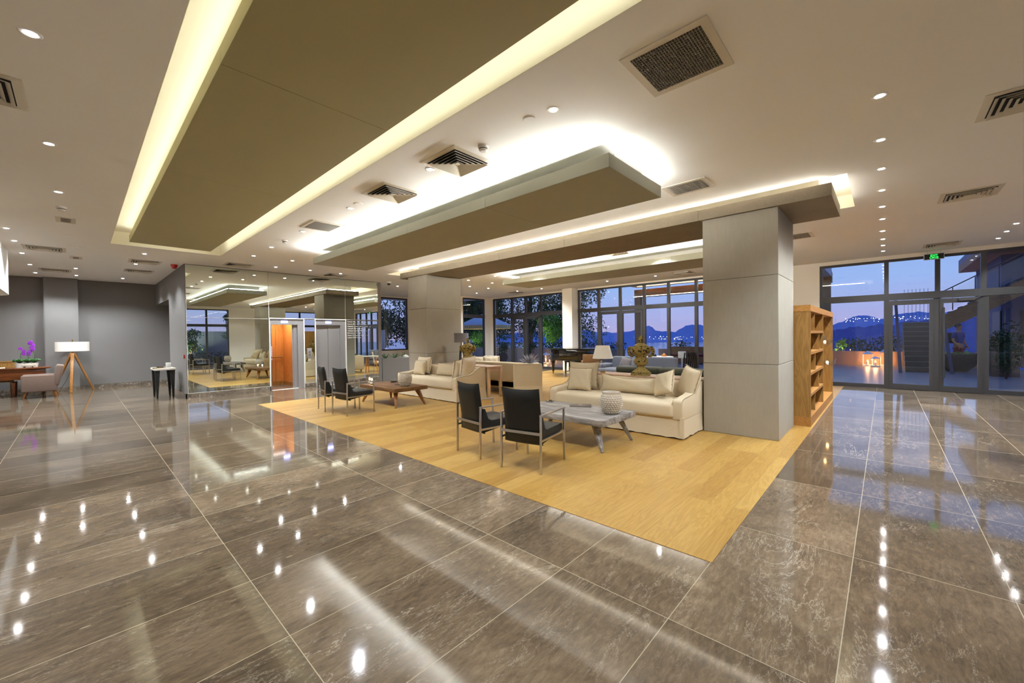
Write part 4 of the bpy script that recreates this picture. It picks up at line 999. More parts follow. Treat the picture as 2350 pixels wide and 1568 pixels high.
B().cone((0, 0, 1.08), (0, 0, 1.54), .012, n=10).build('stem', 'gold', t); B().ball((0, 0, 1.55), .02, 8).build('finial', 'gold', t); B().bar((-.35, 0, 1.49), (.35, 0, 1.49), .008).bar((0, -.35, 1.49), (0, .35, 1.49), .008).build('shade_spider', 'gold', t)
B().tube([(0, .0, 1.1), (-.02, -.02, .9), (.0, -.06, .6), (-.05, -.14, .35), (-.1, -.25, .1), (-.15, -.3, .005)], .005, 5).build('cable', 'black', t)
t = thing('side_table', 'small stone topped table with tapering black legs at the corner wall', 'table', (-14.05, 1.52, 0))
box(-.40, .40, -.22, .22, .73, .785, .012).build('stone_top', 'soil', t)
for sx in (-1, 1):
    for sy in (-1, 1): B().bar((sx*.30, sy*.15, .73), (sx*.30, sy*.16, 0), .10, .10, .004, w1=.035, h1=.035).build('leg', 'black', t)
t = thing('tealight_box', 'white square tealight box on the small stone table', 'candle holder', (-14.0, 1.62, .785)); box(-.05, .05, -.05, .05, 0, .13, .004).build('box', 'white', t)
t = thing('gilt_tray', 'flat gilt patterned tray on the small stone table', 'tray', (-13.85, 1.42, .785)); B().lathe([(0, 0), (.13, 0), (.14, .014), (.13, .012), (0, .006)], 28).build('tray', 'gold', t)
for k, (x, y, lab) in enumerate([(-14.3, 1.45, 'small black dish at the left of the stone table'), (-14.18, 1.5, 'small black dish beside the gilt tray')]):
    t = thing('small_dish', lab, 'dish', (x, y, .785), group='small black dishes'); B().lathe([(0, 0), (.035, 0), (.05, .018), (.04, .018), (.03, .006), (0, .006)], 18).build('dish', 'black', t)
# inside dining corner by the sea window
t = thing('round_table', 'round white topped table with orange wood legs by the sea window', 'table', (-5.45, 13.05, .0035))
B().lathe([(0, .71), (.40, .71), (.42, .73), (.42, .75), (.40, .765), (0, .765)], 40).build('tabletop', 'white', t)
for k in range(4):
    a = k*PI/2+.6; B().bar((.20*math.cos(a), .20*math.sin(a), .71), (.34*math.cos(a), .34*math.sin(a), 0), .06, .05, .006, w1=.04, h1=.035).build('leg', 'orangew', t)
t = thing('table_ornament', 'orange ornament on the round table by the sea window', 'ornament', (-5.33, 13.1, .769)); B().lathe([(0, 0), (.09, 0), (.09, .04), (.05, .06), (.02, .10), (0, .11)], 10).build('body', 'orangew', t)
t = thing('table_ornament', 'dark ornament on the round table by the sea window', 'ornament', (-5.6, 12.95, .769)); B().lathe([(0, 0), (.08, 0), (.07, .05), (.03, .08), (0, .10)], 10).build('body', 'black', t)
def slatchair(x, y, rz, label):
    t = thing('dining_chair', label, 'chair', (x, y, .0035), rz, 'black curved dining chairs')
    box(-.22, .22, -.22, .24, .42, .46, .015).build('seat', 'black', t)
    b = B()
    for k in range(7):
        u = -1+2*k/6; b.tube([(u*.2, -.22, .44), (u*.205, -.25-.03*(1-u*u), .6), (u*.20, -.27-.05*(1-u*u), .80), (u*.17, -.25-.03*(1-u*u), .94)], .022, 6)
    b.build('backrest', 'leather', t)
    for sx in (-1, 1):
        for sy in (-1, 1): B().bar((sx*.19, sy*.19, .42), (sx*.21, sy*.22, 0), .035, .035, w1=.025, h1=.025).build('leg', 'black', t)
slatchair(-5.72, 12.05, .3, 'black curved back chair left of the round white table'); slatchair(-4.42, 12.45, .9, 'black curved back chair right of the round white table')
seatwood(-7.15, 11.6, .5, 'tan wooden lounge chair right of the piano', 'slat')

# ------------------------------------------------------------------ outdoors
struct('ground_terrace', boxes([(-30, -17.2, 4, 14.56, -.3, -.03), (-30, 14, 14.56, 24.3, -.3, -.03), (3.52, 14, -6, 14.56, -.3, -.03)]), 'stone', 'stone paved terrace outside')
def lump(name, x0, x1, y0, y1, z0, z1, n, seed, mat, size=.07, parent=None):
    rr = random.Random(seed); b = bmesh.new()
    for k in range(n):
        p = Vector((rr.uniform(x0, x1), rr.uniform(y0, y1), z0+(z1-z0)*rr.random()**.8)); leafq(b, p, rr, size)
    return B().add(b).build(name, mat, parent, 0)
def leafq(b, p, rr, size):
    q = Euler((rr.uniform(0, PI), rr.uniform(0, PI), rr.uniform(0, PI))).to_matrix(); s_ = size*rr.uniform(.6, 1.3)
    v = [b.verts.new(p+q @ Vector(c)) for c in ((0, 0, 0), (s_*.5, s_*.32, .0), (s_*1.2, 0, s_*.15), (s_*.5, -s_*.32, 0))]
    b.faces.new(v)
def crown(name, blobs, n, seed, mat, size, parent):
    rr = random.Random(seed); b = bmesh.new()
    for k in range(n):
        c, r = blobs[rr.randrange(len(blobs))]
        d = Vector((rr.gauss(0, 1), rr.gauss(0, 1), rr.gauss(0, 1))).normalized()*r*rr.random()**.4
        leafq(b, Vector(c)+d, rr, size)
    return B().add(b).build(name, mat, parent, 0)
def tree(x, y, h, r, seed, label, n=2600, mat='foliage', z=-.03, trunk=None, size=.20):
    rr = random.Random(seed); t = thing('garden_tree', label, 'tree', (x, y, z), group='garden trees'); th = trunk if trunk else h*.35
    B().tube([(0, 0, -.1), (.05, .02, th*.5), (-.04, .05, th), (.02, 0, h*.75)], [h*.025, h*.02, h*.017, h*.006], 8).build('trunk', 'bark', t)
    bl = []
    for k in range(16):
        a = rr.uniform(0, 2*PI); q = rr.uniform(.1, .75)*r; zz = th+(h-th)*rr.uniform(.1, .9)
        bl.append(((q*math.cos(a), q*math.sin(a), zz), r*rr.uniform(.32, .5)))
    b = B()
    for c, _ in bl[:7]: b.tube([(0, 0, th*.8), (c[0]*.5, c[1]*.5, (th*.8+c[2])/2), c], [h*.012, h*.008, h*.003], 5)
    b.build('branches', 'bark', t)
    crown('foliage', bl, n, seed, mat, size, t); return t
def shrub(x, y, r, h, seed, label, mat='foliage', n=700, z=-.03, size=.09):
    t = thing('garden_shrub', label, 'shrub', (x, y, z), group='garden shrubs'); b = B(); rr = random.Random(seed)
    for k in range(6): a = k*1.05; b.tube([(0, 0, 0), (r*.3*math.cos(a), r*.3*math.sin(a), h*.4), (r*.6*math.cos(a), r*.6*math.sin(a), h*.8)], [.02, .014, .006], 5)
    b.build('stems', 'bark', t); crown('foliage', [((rr.uniform(-.4, .4)*r, rr.uniform(-.4, .4)*r, h*rr.uniform(.35, .85)), r*.5) for _ in range(8)], n, seed, mat, size, t); return t
for i, (x, y, h, r, lab) in enumerate([(-25.5, 24.0, 9.5, 3.6, 'tall dark tree farthest left beyond the terrace doors'), (-22.0, 26.0, 9.8, 3.8, 'tall dark tree in the middle beyond the terrace doors'), (-18.9, 27.0, 7.6, 3.4, 'dark tree at the right beyond the terrace doors'),
        (-22.6, 21.4, 5.2, 2.6, 'lower bushy tree beside the striped parasol'), (-26.5, 13.2, 7.5, 3.2, 'dark tree seen through the window behind the planter'), (-25.0, 17.5, 7.5, 3.2, 'dark tree beyond the narrow corner window')]):
    tree(x, y, h, r, 20+i, lab, 13000, trunk=h*.16, size=.15)
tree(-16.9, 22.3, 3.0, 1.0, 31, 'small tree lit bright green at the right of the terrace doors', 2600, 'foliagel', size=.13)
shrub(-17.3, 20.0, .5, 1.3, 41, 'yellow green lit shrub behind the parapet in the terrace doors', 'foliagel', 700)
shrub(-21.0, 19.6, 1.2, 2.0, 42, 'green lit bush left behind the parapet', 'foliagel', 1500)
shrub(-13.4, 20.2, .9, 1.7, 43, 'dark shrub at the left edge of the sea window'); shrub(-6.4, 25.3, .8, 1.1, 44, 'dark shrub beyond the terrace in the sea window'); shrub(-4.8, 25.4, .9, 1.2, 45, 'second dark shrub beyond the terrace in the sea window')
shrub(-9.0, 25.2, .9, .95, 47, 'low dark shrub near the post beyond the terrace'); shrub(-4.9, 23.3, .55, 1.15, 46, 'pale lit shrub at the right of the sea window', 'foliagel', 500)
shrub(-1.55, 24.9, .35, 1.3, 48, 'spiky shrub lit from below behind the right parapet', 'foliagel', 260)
for i, x in enumerate((-.9, .1, 1.2)): shrub(x, 25.6, .9, 1.15+.15*(i % 2), 50+i, ['dark bush behind the parapet left of the lanterns', 'dark bush behind the parapet above the lanterns', 'dark bush behind the outdoor stairs'][i])
tag(lump('hedge', -27, -9.6, 18.3, 18.9, .5, 1.15, 5200, 3, 'foliage', .09), 'long dark clipped hedge behind the left parapet', 'hedge', None, 'stuff')
tag(boxes([(-27, -9.3, 17.9, 18.15, -.03, .78)]).build('parapet_wall', 'bwall'), 'low pale parapet wall outside the terrace doors', 'wall')
tag(boxes([(-10.2, 3.3, 24.2, 24.45, -.03, .60)]).build('parapet_wall', 'render'), 'low pinkish parapet wall beyond the entrance doors', 'wall')
tag(box(-24, -23.7, 9, 13.5, -.03, 2.0).build('garden_screen', 'bwall'), 'pale garden wall seen through the window behind the planter', 'wall')
def pot(x, y, label, r=.34, h=.55):
    t = thing('terrace_pot', label, 'planter', (x, y, -.03), group='terrace pots'); B().lathe([(0, 0), (r*.6, 0), (r, h*.55), (r*.86, h), (r*.75, h), (r*.75, h-.05), (0, h-.05)], 24).build('pot', 'menu', t)
    crown('foliage', [((0, 0, h+.25), .3), ((.1, .1, h+.45), .25)], 500, int(abs(x)*10), 'foliage', .08, t)
pot(-15.9, 16.3, 'dark round terrace pot at the left outside the terrace doors'); pot(-14.4, 16.9, 'dark round terrace pot right of the first outside the terrace doors')
def lantern(x, y, h, label, s_=.17):
    t = thing('candle_lantern', label, 'lantern', (x, y, -.03), group='terrace candle lanterns')
    boxes([(-s_, s_, -s_, s_, 0, .07)]).build('base', 'edge', t)
    for a in (-1, 1):
        for c in (-1, 1): box(a*s_*.92-.01, a*s_*.92+.01, c*s_*.92-.01, c*s_*.92+.01, .07, h*.78).build('post', 'edge', t)
    B().cone((0, 0, h*.78), (0, 0, h), s_*1.5, .01, 4, T=tr(rz=PI/4)).build('roof', 'edge', t, 0)
    B().cone((0, 0, .07), (0, 0, .2), .045, n=12).build('wax', 'white', t); B().ball((0, 0, .235), .022, 8, (1, 1, 1.7)).build('flame', 'candle', t)
    return (x, y, .26)
CAND = [lantern(-.56, 23.75, .68, 'tall white candle lantern, leftmost of the trio by the right parapet'), lantern(-.30, 23.3, .46, 'short white candle lantern, middle of the trio by the right parapet', .15), lantern(.02, 23.8, .80, 'tallest white candle lantern of the trio, partly behind the door frame'),
        lantern(-13.55, 17.3, .62, 'candle lantern glowing outside the terrace doors, left one'), lantern(-13.0, 17.2, .5, 'candle lantern glowing outside the terrace doors, right one', .15)]
# parasol
t = thing('parasol', 'pale parasol with yellow striped valance outside the terrace doors', 'parasol', (-17.7, 15.9+.75, -.03)); t.scale = (.88, .88, .93)
b = B(); N = 8
b.lathe([(1.9, 2.35), (0, 3.15)], N); b.build('canopy', 'canvas', t, 0)
b = B(); b.lathe([(1.9, 2.13), (1.9, 2.35)], N); b.build('valance', 'stripe', t, 0); B().cone((0, 0, 0), (0, 0, 3.15), .03, n=10).build('pole', 'white', t)
# covered terrace
t = thing('terrace_canopy', 'timber slatted terrace canopy with concrete post outside the sea window', 'canopy', (-5.2, 16.6, 0))
b = B()
for k in range(26): b.box(-3.7, 3.75, -1.95+k*.155, -1.95+k*.155+.12, 3.78, 3.84)
b.build('slats', 'slat', t); box(-3.75, 3.8, -2.0, 2.15, 3.86, 4.0).build('roof_slab', 'canvas', t); box(-3.75, 3.8, 1.85, 2.15, 3.30, 3.66).build('beam', 'slat', t); box(3.55, 3.8, -2.0, 1.85, 3.5, 3.78).build('edge_beam', 'canvas', t)
for x in (-3.6, 3.62): box(x-.14, x+.14, 1.85, 2.12, -.03, 3.30).build('post', 'beam', t)
t = thing('terrace_bench', 'timber terrace bench with wine red cushion beyond the sea window', 'bench', (-7.0, 21.5, -.03)); box(-1.6, 1.6, -.4, .4, .05, .38).build('frame', 'slat', t); box(-1.55, 1.55, .25, .42, .38, .85).build('backrest', 'slat', t); box(-1.5, 1.5, -.38, .22, .38, .50, .04).build('cushion', 'wine', t)
t = thing('terrace_lamp', 'small white box lamp on a post beyond the sea window', 'lamp', (-6.35, 17.5, -.03)); box(-.25, .25, -.25, .25, 0, .04).build('base', 'white', t); box(-.03, .03, -.03, .03, .04, .5).build('post', 'white', t); box(-.12, .12, -.12, .12, .5, .78).build('shade', 'shadew', t)
# right side: stairs, building, bowl, person
t = thing('outdoor_stairs', 'concrete outdoor stairs with glass and rod railing beyond the entrance doors', 'stairs', (0, 0, 0))
b = B()
for k in range(10): b.box(.56, 1.36, 21.0+k*.3, 24.6, -.03+.188*k, .16+.188*k-.012)
b.build('lower_flight', 'stairm', t); b = B()
for k in range(10): b.box(.55, 1.37, 20.985+k*.3, 21.03+k*.3, .148+.188*k, .166+.188*k)
b.build('tread_nosing', 'stone', t)
b = B()
for k in range(15): b.box(1.4+k*.28, 1.7+k*.28, 24.0, 25.2, 1.72+k*.18, 1.92+k*.18)
b.build('upper_flight', 'stairm', t); B().prism([(1.3, 1.45), (1.7, 1.45), (5.8, 4.1), (5.8, 4.6), (1.3, 1.85)], 23.9, 24.0, Matrix(((1, 0, 0, 0), (0, 0, 1, 0), (0, 1, 0, 0), (0, 0, 0, 1)))).build('stringer', 'slat', t)
B().bar((1.35, 23.95, 2.85), (5.8, 23.95, 5.6), .04).build('handrail', 'frame', t)
B().prism([(1.35, 2.0), (5.7, 4.65), (5.7, 5.4), (1.35, 2.75)], 23.94, 23.95, Matrix(((1, 0, 0, 0), (0, 0, 1, 0), (0, 1, 0, 0), (0, 0, 0, 1)))).build('glass_guard', 'cglass', t)
for k in range(8): B().bar((1.4+k*.6, 23.95, 1.95+k*.37), (1.4+k*.6, 23.95, 2.85+k*.37), .03).build('baluster', 'frame', t)
for k in range(7): B().bar((.62+k*.12, 24.5, 1.85), (.62+k*.12, 24.5, 3.3), .012).build('railing_rod', 'frame', t)
t = thing('leaning_mast', 'leaning grey mast beside the outdoor stairs', 'post', (.30, 20.6, -.03)); B().bar((.12, 0, 0), (-.02, 0, 2.9), .10, .10, w1=.08, h1=.08).build('mast', 'bdark', t)
t = thing('leaning_mast', 'second leaning grey mast right of the stairs foot', 'post', (1.48, 20.8, -.03)); B().bar((.25, 0, 0), (-.08, 0, 2.9), .09, .09, w1=.07, h1=.07).build('mast', 'bdark', t)
t = thing('neighbouring_building', 'pale building with slatted roof pergola beyond the entrance doors', 'building', (6.8, 27, -.03))
boxes([(-3.3, 4, -1.2, 5, 0, 4.6)]).build('wall', 'bdark', t); boxes([(-3.33, -3.28, -1.2, .4, 0, 2.3), (-2.8, -1.2, -1.23, -1.18, 0, 2.3)]).build('doorway', 'frame', t); box(-3.9, 4.4, -2.8, 5.2, 4.6, 4.95).build('roof_slab', 'slat', t)
for k in range(16): box(-3.9+k*.42, -3.84+k*.42, -3.4, 5.2, 4.95, 5.25).build('pergola_fin', 'bwall', t)
t = thing('stone_bowl', 'large rough stone bowl planter outside the glass door', 'planter', (1.98, 22.3, -.03)); B().lathe([(0, 0), (.25, 0), (.45, .2), (.64, .55), (.68, .66), (.60, .66), (.5, .6), (0, .6)], 36).build('bowl', 'concb', t)
crown('succulents', [((-.25, 0, .66), .12), ((.25, .05, .66), .14), ((0, .2, .66), .1)], 300, 9, 'foliagel', .05, t)
shrub(3.0, 21.6, .9, 1.9, 60, 'dark spiky shrub in front of the pale building'); shrub(2.75, 19.5, .45, 1.0, 61, 'dark shrub low beside the stone bowl', 'foliage', 500)
t = thing('planter_cube', 'dark cube planter right of the stone bowl', 'planter', (2.85, 20.6, -.03)); box(-.3, .3, -.3, .3, 0, .8, .01).build('box', 'menu', t); crown('foliage', [((0, 0, 1.0), .3), ((0, .1, 1.25), .28)], 500, 77, 'foliage', .1, t)
# person on the terrace
def skinmesh(name, J, E_, mat, parent, sub=2, root=0):
    me = bpy.data.meshes.new(name); me.from_pydata([j[0] for j in J], E_, []); o = bpy.data.objects.new(name, me); C.objects.link(o)
    o.modifiers.new('Skin', 'SKIN'); me.skin_vertices or None
    for i, j in enumerate(J):
        r = j[1]; me.skin_vertices[0].data[i].radius = (r, r) if not isinstance(r, tuple) else r
    me.skin_vertices[0].data[root].use_root = True
    m = o.modifiers.new('Sub', 'SUBSURF'); m.levels = sub; m.render_levels = sub
    me.materials.append(M[mat]); o.parent = parent; return o
t = thing('person', 'person in blue top and dark red shorts standing outside with a dark backpack', 'person', (2.1, 23.25, -.03), .9)
J = [((0, 0, .95), (.15, .11)), ((0, .01, 1.12), (.14, .10)), ((0, .01, 1.32), (.17, .11)), ((0, 0, 1.46), (.10, .07)), ((0, 0, 1.53), .05), ((0, -.01, 1.60), (.065, .075)), ((0, -.01, 1.69), (.075, .09)), ((0, 0, 1.76), (.045, .05)),
     ((.20, 0, 1.40), .055), ((.25, .02, 1.13), .042), ((.23, -.10, .92), .032), ((.225, -.14, .86), (.035, .02)), ((-.20, 0, 1.40), .055), ((-.25, .02, 1.13), .042), ((-.22, -.12, .94), .032), ((-.215, -.16, .88), (.035, .02)),
     ((.10, 0, .85), .09), ((.11, -.01, .50), .06), ((.11, .02, .12), .042), ((.12, -.04, .04), (.04, .035)), ((.12, -.14, .025), (.035, .02)), ((-.10, 0, .85), .09), ((-.11, -.03, .50), .06), ((-.11, .01, .12), .042), ((-.12, -.05, .04), (.04, .035)), ((-.12, -.15, .025), (.035, .02))]
Ed = [(0, 1), (1, 2), (2, 3), (3, 4), (4, 5), (5, 6), (6, 7), (2, 8), (8, 9), (9, 10), (10, 11), (2, 12), (12, 13), (13, 14), (14, 15), (0, 16), (16, 17), (17, 18), (18, 19), (19, 20), (0, 21), (21, 22), (22, 23), (23, 24), (24, 25)]
skinmesh('body', J, Ed, 'skin', t)
skinmesh('shirt', [((0, 0, .96), (.165, .125)), ((0, .01, 1.12), (.155, .115)), ((0, .01, 1.32), (.185, .125)), ((0, 0, 1.44), (.12, .085)), ((.20, 0, 1.41), .07), ((.245, .02, 1.2), .062), ((-.20, 0, 1.41), .07), ((-.245, .02, 1.2), .062)], [(0, 1), (1, 2), (2, 3), (2, 4), (4, 5), (2, 6), (6, 7)], 'blue', t)
skinmesh('shorts', [((0, 0, .95), (.165, .125)), ((.10, 0, .82), .105), ((.11, -.005, .58), .09), ((-.10, 0, .82), .105), ((-.11, -.015, .58), .09)], [(0, 1), (1, 2), (0, 3), (3, 4)], 'maroon', t)
B().ball((0, .015, 1.71), .098, 12, (.86, 1, .95)).build('hair', 'hair', t); B().box(-.14, .14, .12, .30, 1.02, 1.45, .05, 3).build('backpack', 'black', t)
for sx in (-1, 1):
    b = B()
    for k in range(5): b.tube([(sx*.22+(.008*k-.016), -.15, .875), (sx*.22+(.009*k-.018), -.165-.002*k, .84), (sx*.22+(.009*k-.018), -.16, .80+.004*abs(k-2))], .008, 6)
    b.build('fingers', 'skin', t)
B().ball((0, -.105, 1.665), .014, 8, (1, 1.2, 1.4)).ball((.085, 0, 1.68), .018, 8, (.4, 1, 1.4)).ball((-.085, 0, 1.68), .018, 8, (.4, 1, 1.4)).build('face_features', 'skin', t)
# right garden (seen in the mirrors)
tag(box(8.0, 8.2, 2, 12, -.03, 2.1).build('garden_screen', 'bwall'), 'pale lit garden wall beyond the right-hand windows', 'wall')
tree(6.4, 4.9, 2.4, .7, 71, 'small garden tree lit from below outside the right-hand window', 1400, size=.09); tree(6.2, 6.9, 3.8, .45, 72, 'slim garden tree outside the right-hand window', 900, size=.09)
tag(lump('hedge', 7.0, 7.6, 2, 13, -.03, .7, 2400, 5, 'foliage', .09), 'low hedge beyond the right-hand windows', 'hedge', None, 'stuff')
# sea, hills and towns
def terrain(name, D, depth, prof, mat, label, z0=-62, na=150, nd=14, amp=.06, seed=0):
    rr = random.Random(seed); ph = [rr.uniform(0, 6.28) for _ in range(6)]
    def f(a):
        for (a0, h0), (a1, h1) in zip(prof, prof[1:]):
            if a0 <= a <= a1: s_ = (a-a0)/(a1-a0); s_ = s_*s_*(3-2*s_); return h0+(h1-h0)*s_
        return prof[0][1] if a < prof[0][0] else prof[-1][1]
    b = bmesh.new(); G = []
    A0, A1 = prof[0][0], prof[-1][0]
    for i in range(na+1):
        a = A0+(A1-A0)*i/na; row = []
        for j in range(nd+1):
            v = j/nd; d = D+depth*(v-.5)
            env = math.sin(min(v*1.6, 1)*PI/2) if v < .62 else math.cos((v-.62)/.38*PI/2)
            top = 1.5+f(a)*D+z0*-1; ns = 1+amp*(math.sin(a*3.1+ph[0]+v*7)+.6*math.sin(a*7.7+ph[1]-v*11)+.35*math.sin(a*17+ph[2]+v*5))
            z = z0+top*max(env, 0)*(ns if v != .62 else 1+amp*.4*math.sin(a*23+ph[3]))
            ar = math.radians(a); row.append(b.verts.new((d*math.sin(ar), d*math.cos(ar), z)))
        G.append(row)
    for i in range(na):
        for j in range(nd): b.faces.new((G[i][j], G[i+1][j], G[i+1][j+1], G[i][j+1]))
    return tag(B().add(b).build(name, mat, None, 80), label, 'hills')
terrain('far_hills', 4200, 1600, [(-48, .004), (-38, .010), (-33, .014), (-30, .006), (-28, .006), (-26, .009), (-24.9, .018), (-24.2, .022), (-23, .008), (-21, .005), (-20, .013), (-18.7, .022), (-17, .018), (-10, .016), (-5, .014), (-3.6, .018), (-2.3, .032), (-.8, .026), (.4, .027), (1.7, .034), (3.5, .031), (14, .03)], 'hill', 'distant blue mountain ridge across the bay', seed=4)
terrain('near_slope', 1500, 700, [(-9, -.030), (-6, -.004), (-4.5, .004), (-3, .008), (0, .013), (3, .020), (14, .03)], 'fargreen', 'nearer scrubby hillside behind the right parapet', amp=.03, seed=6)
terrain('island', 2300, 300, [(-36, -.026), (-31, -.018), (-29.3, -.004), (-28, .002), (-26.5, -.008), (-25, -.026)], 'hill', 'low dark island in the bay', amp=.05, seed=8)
tag(boxes([(-9000, 6000, 60, 9000, -64, -62)]).build('sea_water', 'sea'), 'calm evening sea filling the bay', 'sea', None, 'stuff')
b = B(); rr = random.Random(15)
for k in range(150):
    if k < 90: a = rr.uniform(-26, -17); D = 3500; z = rr.uniform(-58, -12)
    else: a = rr.uniform(-3.2, 3.2); D = 1050; z = rr.uniform(14, 26)
    if k >= 90: D = 3600; z = 1.5+D*rr.uniform(.018, .026)
    b.ball((D*math.sin(math.radians(a)), D*math.cos(math.radians(a)), z), rr.uniform(.9, 1.9), 6)
tag(b.build('town_lights', 'city'), 'scattered town lights along the far shore', 'lights', None, 'stuff')

# ------------------------------------------------------------------ light
def light(kind, name, loc, energy, col=(1, 1, 1), rot=(0, 0, 0), **k):
    d = bpy.data.lights.new(name, kind); d.energy = energy; d.color = col
    for a, v in k.items(): setattr(d, a, v)
    o = bpy.data.objects.new(name, d); C.objects.link(o); o.location = loc; o.rotation_euler = rot; return o
NEU = (.88, .945, 1)
SPOT = 106
for i, (x, y) in enumerate(LIGHTS):
    light('SPOT', 'downlight_beam', (x, y, H-.012), SPOT, NEU, spot_size=math.radians(125), spot_blend=.6, shadow_soft_size=.025)
# unseen downlights added out of view so their bounce brightens the ceiling
for x in (-16, -12.5, -9, -5.5, -2, 1.5):
    for y in (-3.2,): light('SPOT', 'downlight_beam', (x, y, H-.012), SPOT*1.2, NEU, spot_size=math.radians(130), spot_blend=.6, shadow_soft_size=.035)
for x, y in ((1.8, 2.0), (1.8, 6.5), (1.9, 9.2), (-1.2, -.4)): light('SPOT', 'downlight_beam', (x, y, H-.012), SPOT*.8, NEU, spot_size=math.radians(125), spot_blend=.6, shadow_soft_size=.035)  # more added beams, out of view and without fittings
def strip(p0, p1, z, tilt_dir, energy, col, w=.03):
    x0, y0 = p0; x1, y1 = p1; L = math.hypot(x1-x0, y1-y0); a = math.atan2(y1-y0, x1-x0)
    d = bpy.data.lights.new('led_strip', 'AREA'); d.shape = 'RECTANGLE'; d.size = L; d.size_y = w; d.energy = energy; d.color = col
    o = bpy.data.objects.new('led_strip', d); C.objects.link(o)
    # emit upward, leaning outward
    zax = -Vector((tilt_dir[0], tilt_dir[1], 1.0)).normalized(); xax = Vector((math.cos(a), math.sin(a), 0)); yax = zax.cross(xax)
    o.matrix_world = Matrix(((xax.x, yax.x, zax.x, (x0+x1)/2), (xax.y, yax.y, zax.y, (y0+y1)/2), (xax.z, yax.z, zax.z, z), (0, 0, 0, 1)))
COOL = (.97, .98, .93)
for (x0, x1, y0, y1, zt, P, col) in ((-9.3, -1.98, 3.57, 4.82, 3.31, 48, COOL), (-9.0, -1.9, 9.3, 10.6, 3.31, 48, (1, .96, .84)), (-10.5, -.49, 6.5, 7.8, 3.41, 26, (1, .93, .80)), (-10.9, 2.3, .72, 2.02, 3.60, 10, (1, .98, .84))):
    q = 4 if zt == 3.60 else 1.7
    strip((x0+.1, y0+.05), (x1-.1, y0+.05), zt, (0, -q), P, col); strip((x0+.1, y1-.05), (x1-.1, y1-.05), zt, (0, q), P, col)
    k = (y1-y0)/(x1-x0)*(.25 if zt == 3.31 else 1); strip((x0+.05, y0+.1), (x0+.05, y1-.1), zt, (-.8, 0), P*k, col); strip((x1-.05, y0+.1), (x1-.05, y1-.1), zt, (.8, 0), P*k, col)
light('SPOT', 'corridor_fill_light', (-17.2, 4.0, 2.7), 60, NEU, spot_size=2.4, spot_blend=.6, shadow_soft_size=.04)  # added to brighten the corridor, no fitting is modelled there
light('AREA', 'lift_cab_light', (-13.9, 4.2, 2.18), 11, (1, .9, .78), (0, 0, 0), shape='RECTANGLE', size=.8, size_y=.6)
for x, y, z in CAND: light('POINT', 'candle_light', (x, y, z+.02), 6, (1, .5, .18), shadow_soft_size=.03)
for x, y, e, tx, ty, col in ((-17.2, 21.3, 120, -16.9, 22.3, (.8, 1, .45)), (-21.4, 18.9, 160, -21.0, 20.2, (.7, 1, .5)), (-17.3, 19.3, 50, -17.3, 20.0, (.9, 1, .4)), (-4.9, 22.6, 60, -4.9, 23.3, (1, .95, .7)), (-1.55, 24.6, 25, -1.5, 25.0, (1, 1, .7)), (6.2, 4.4, 120, 6.7, 4.8, (1, 1, .6)), (6.0, 5.6, 60, 6.2, 6.0, (.9, 1, .5))):
    light('SPOT', 'garden_uplight', (x, y, .25), e, col, (0, 0, 0), spot_size=math.radians(100), spot_blend=.5, shadow_soft_size=.08).matrix_world = Matrix.Translation((x, y, .25)) @ (Vector((tx-x, ty-y, 1.2)).to_track_quat('-Z', 'Y')).to_matrix().to_4x4()
light('SPOT', 'garden_wall_light', (7.2, 3.6, .3), 420, (.8, 1, .95), spot_size=math.radians(120), spot_blend=.6, shadow_soft_size=.08).matrix_world = Matrix.Translation((7.0, 3.8, .3)) @ Vector((1, .1, .7)).to_track_quat('-Z', 'Y').to_matrix().to_4x4()
light('SPOT', 'garden_wall_light', (-22.6, 11.5, .2), 200, (.75, .85, 1), spot_size=math.radians(120), spot_blend=.6, shadow_soft_size=.08).matrix_world = Matrix.Translation((-22.6, 11.5, .2)) @ Vector((-1, 0, .5)).to_track_quat('-Z', 'Y').to_matrix().to_4x4()
light('POINT', 'parasol_light', (-17.7, 16.6, 1.7), 22, (1, .85, .5), shadow_soft_size=.1)
strip((-8.7, 18.35), (-1.6, 18.35), 3.70, (0, -.8), 40, (1, .85, .6))

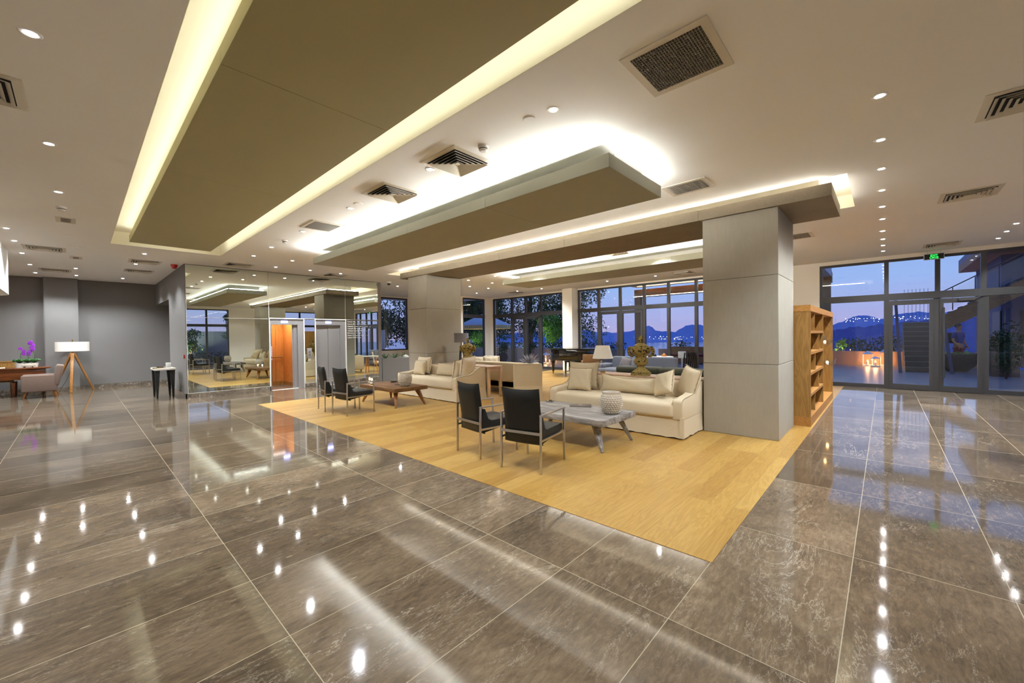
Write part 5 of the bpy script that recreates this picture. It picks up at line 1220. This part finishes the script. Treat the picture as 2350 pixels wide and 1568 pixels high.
# dusk sky
W = bpy.data.worlds.new('dusk_sky'); sc.world = W; W.use_nodes = True; nt = W.node_tree; bg = nt.nodes['Background']
tc = nt.nodes.new('ShaderNodeTexCoord'); sp = nt.nodes.new('ShaderNodeSeparateXYZ'); nt.links.new(tc.outputs['Generated'], sp.inputs[0])
cr = nt.nodes.new('ShaderNodeValToRGB'); nt.links.new(sp.outputs[2], cr.inputs[0]); e = cr.color_ramp.elements
e[0].position = .0; e[0].color = S(184, 176, 224); e[1].position = 1; e[1].color = S(84, 126, 224)
for p, c in ((.04, S(174, 180, 234)), (.10, S(158, 188, 246)), (.3, S(134, 176, 248))): q = e.new(p); q.color = c
nt.links.new(cr.outputs[0], bg.inputs[0]); bg.inputs[1].default_value = .47

# ------------------------------------------------------------------ camera
yaw, pitch, roll, f = math.radians(42.84), math.radians(-.766), math.radians(-.75), 923.0
Fh = Vector((-math.sin(yaw), math.cos(yaw), 0)); Rh = Vector((math.cos(yaw), math.sin(yaw), 0)); U = Vector((0, 0, 1))
F2 = Fh*math.cos(pitch)+U*math.sin(pitch); U2 = -Fh*math.sin(pitch)+U*math.cos(pitch)
R3 = Rh*math.cos(roll)+U2*math.sin(roll); U3 = -Rh*math.sin(roll)+U2*math.cos(roll)
cd = bpy.data.cameras.new('camera'); cam = bpy.data.objects.new('camera', cd); C.objects.link(cam)
cam.matrix_world = Matrix(((R3.x, U3.x, -F2.x, 0), (R3.y, U3.y, -F2.y, 0), (R3.z, U3.z, -F2.z, 1.5), (0, 0, 0, 1)))
cd.sensor_width = 36; cd.lens = 36*f/2350; cd.clip_end = 20000; cd.clip_start = .05
sc.camera = cam
vs = sc.view_settings; vs.view_transform = 'Standard'; vs.look = 'None'; vs.gamma = 1; vs.exposure = 1.14; vs.use_curve_mapping = False
sc.cycles.use_denoising = True; sc.cycles.max_bounces = 10; sc.cycles.diffuse_bounces = 5; sc.cycles.glossy_bounces = 5; sc.cycles.transparent_max_bounces = 14; sc.cycles.transmission_bounces = 4
sc.cycles.caustics_reflective = False; sc.cycles.caustics_refractive = False; sc.cycles.sample_clamp_indirect = 6; sc.cycles.sample_clamp_direct = 0
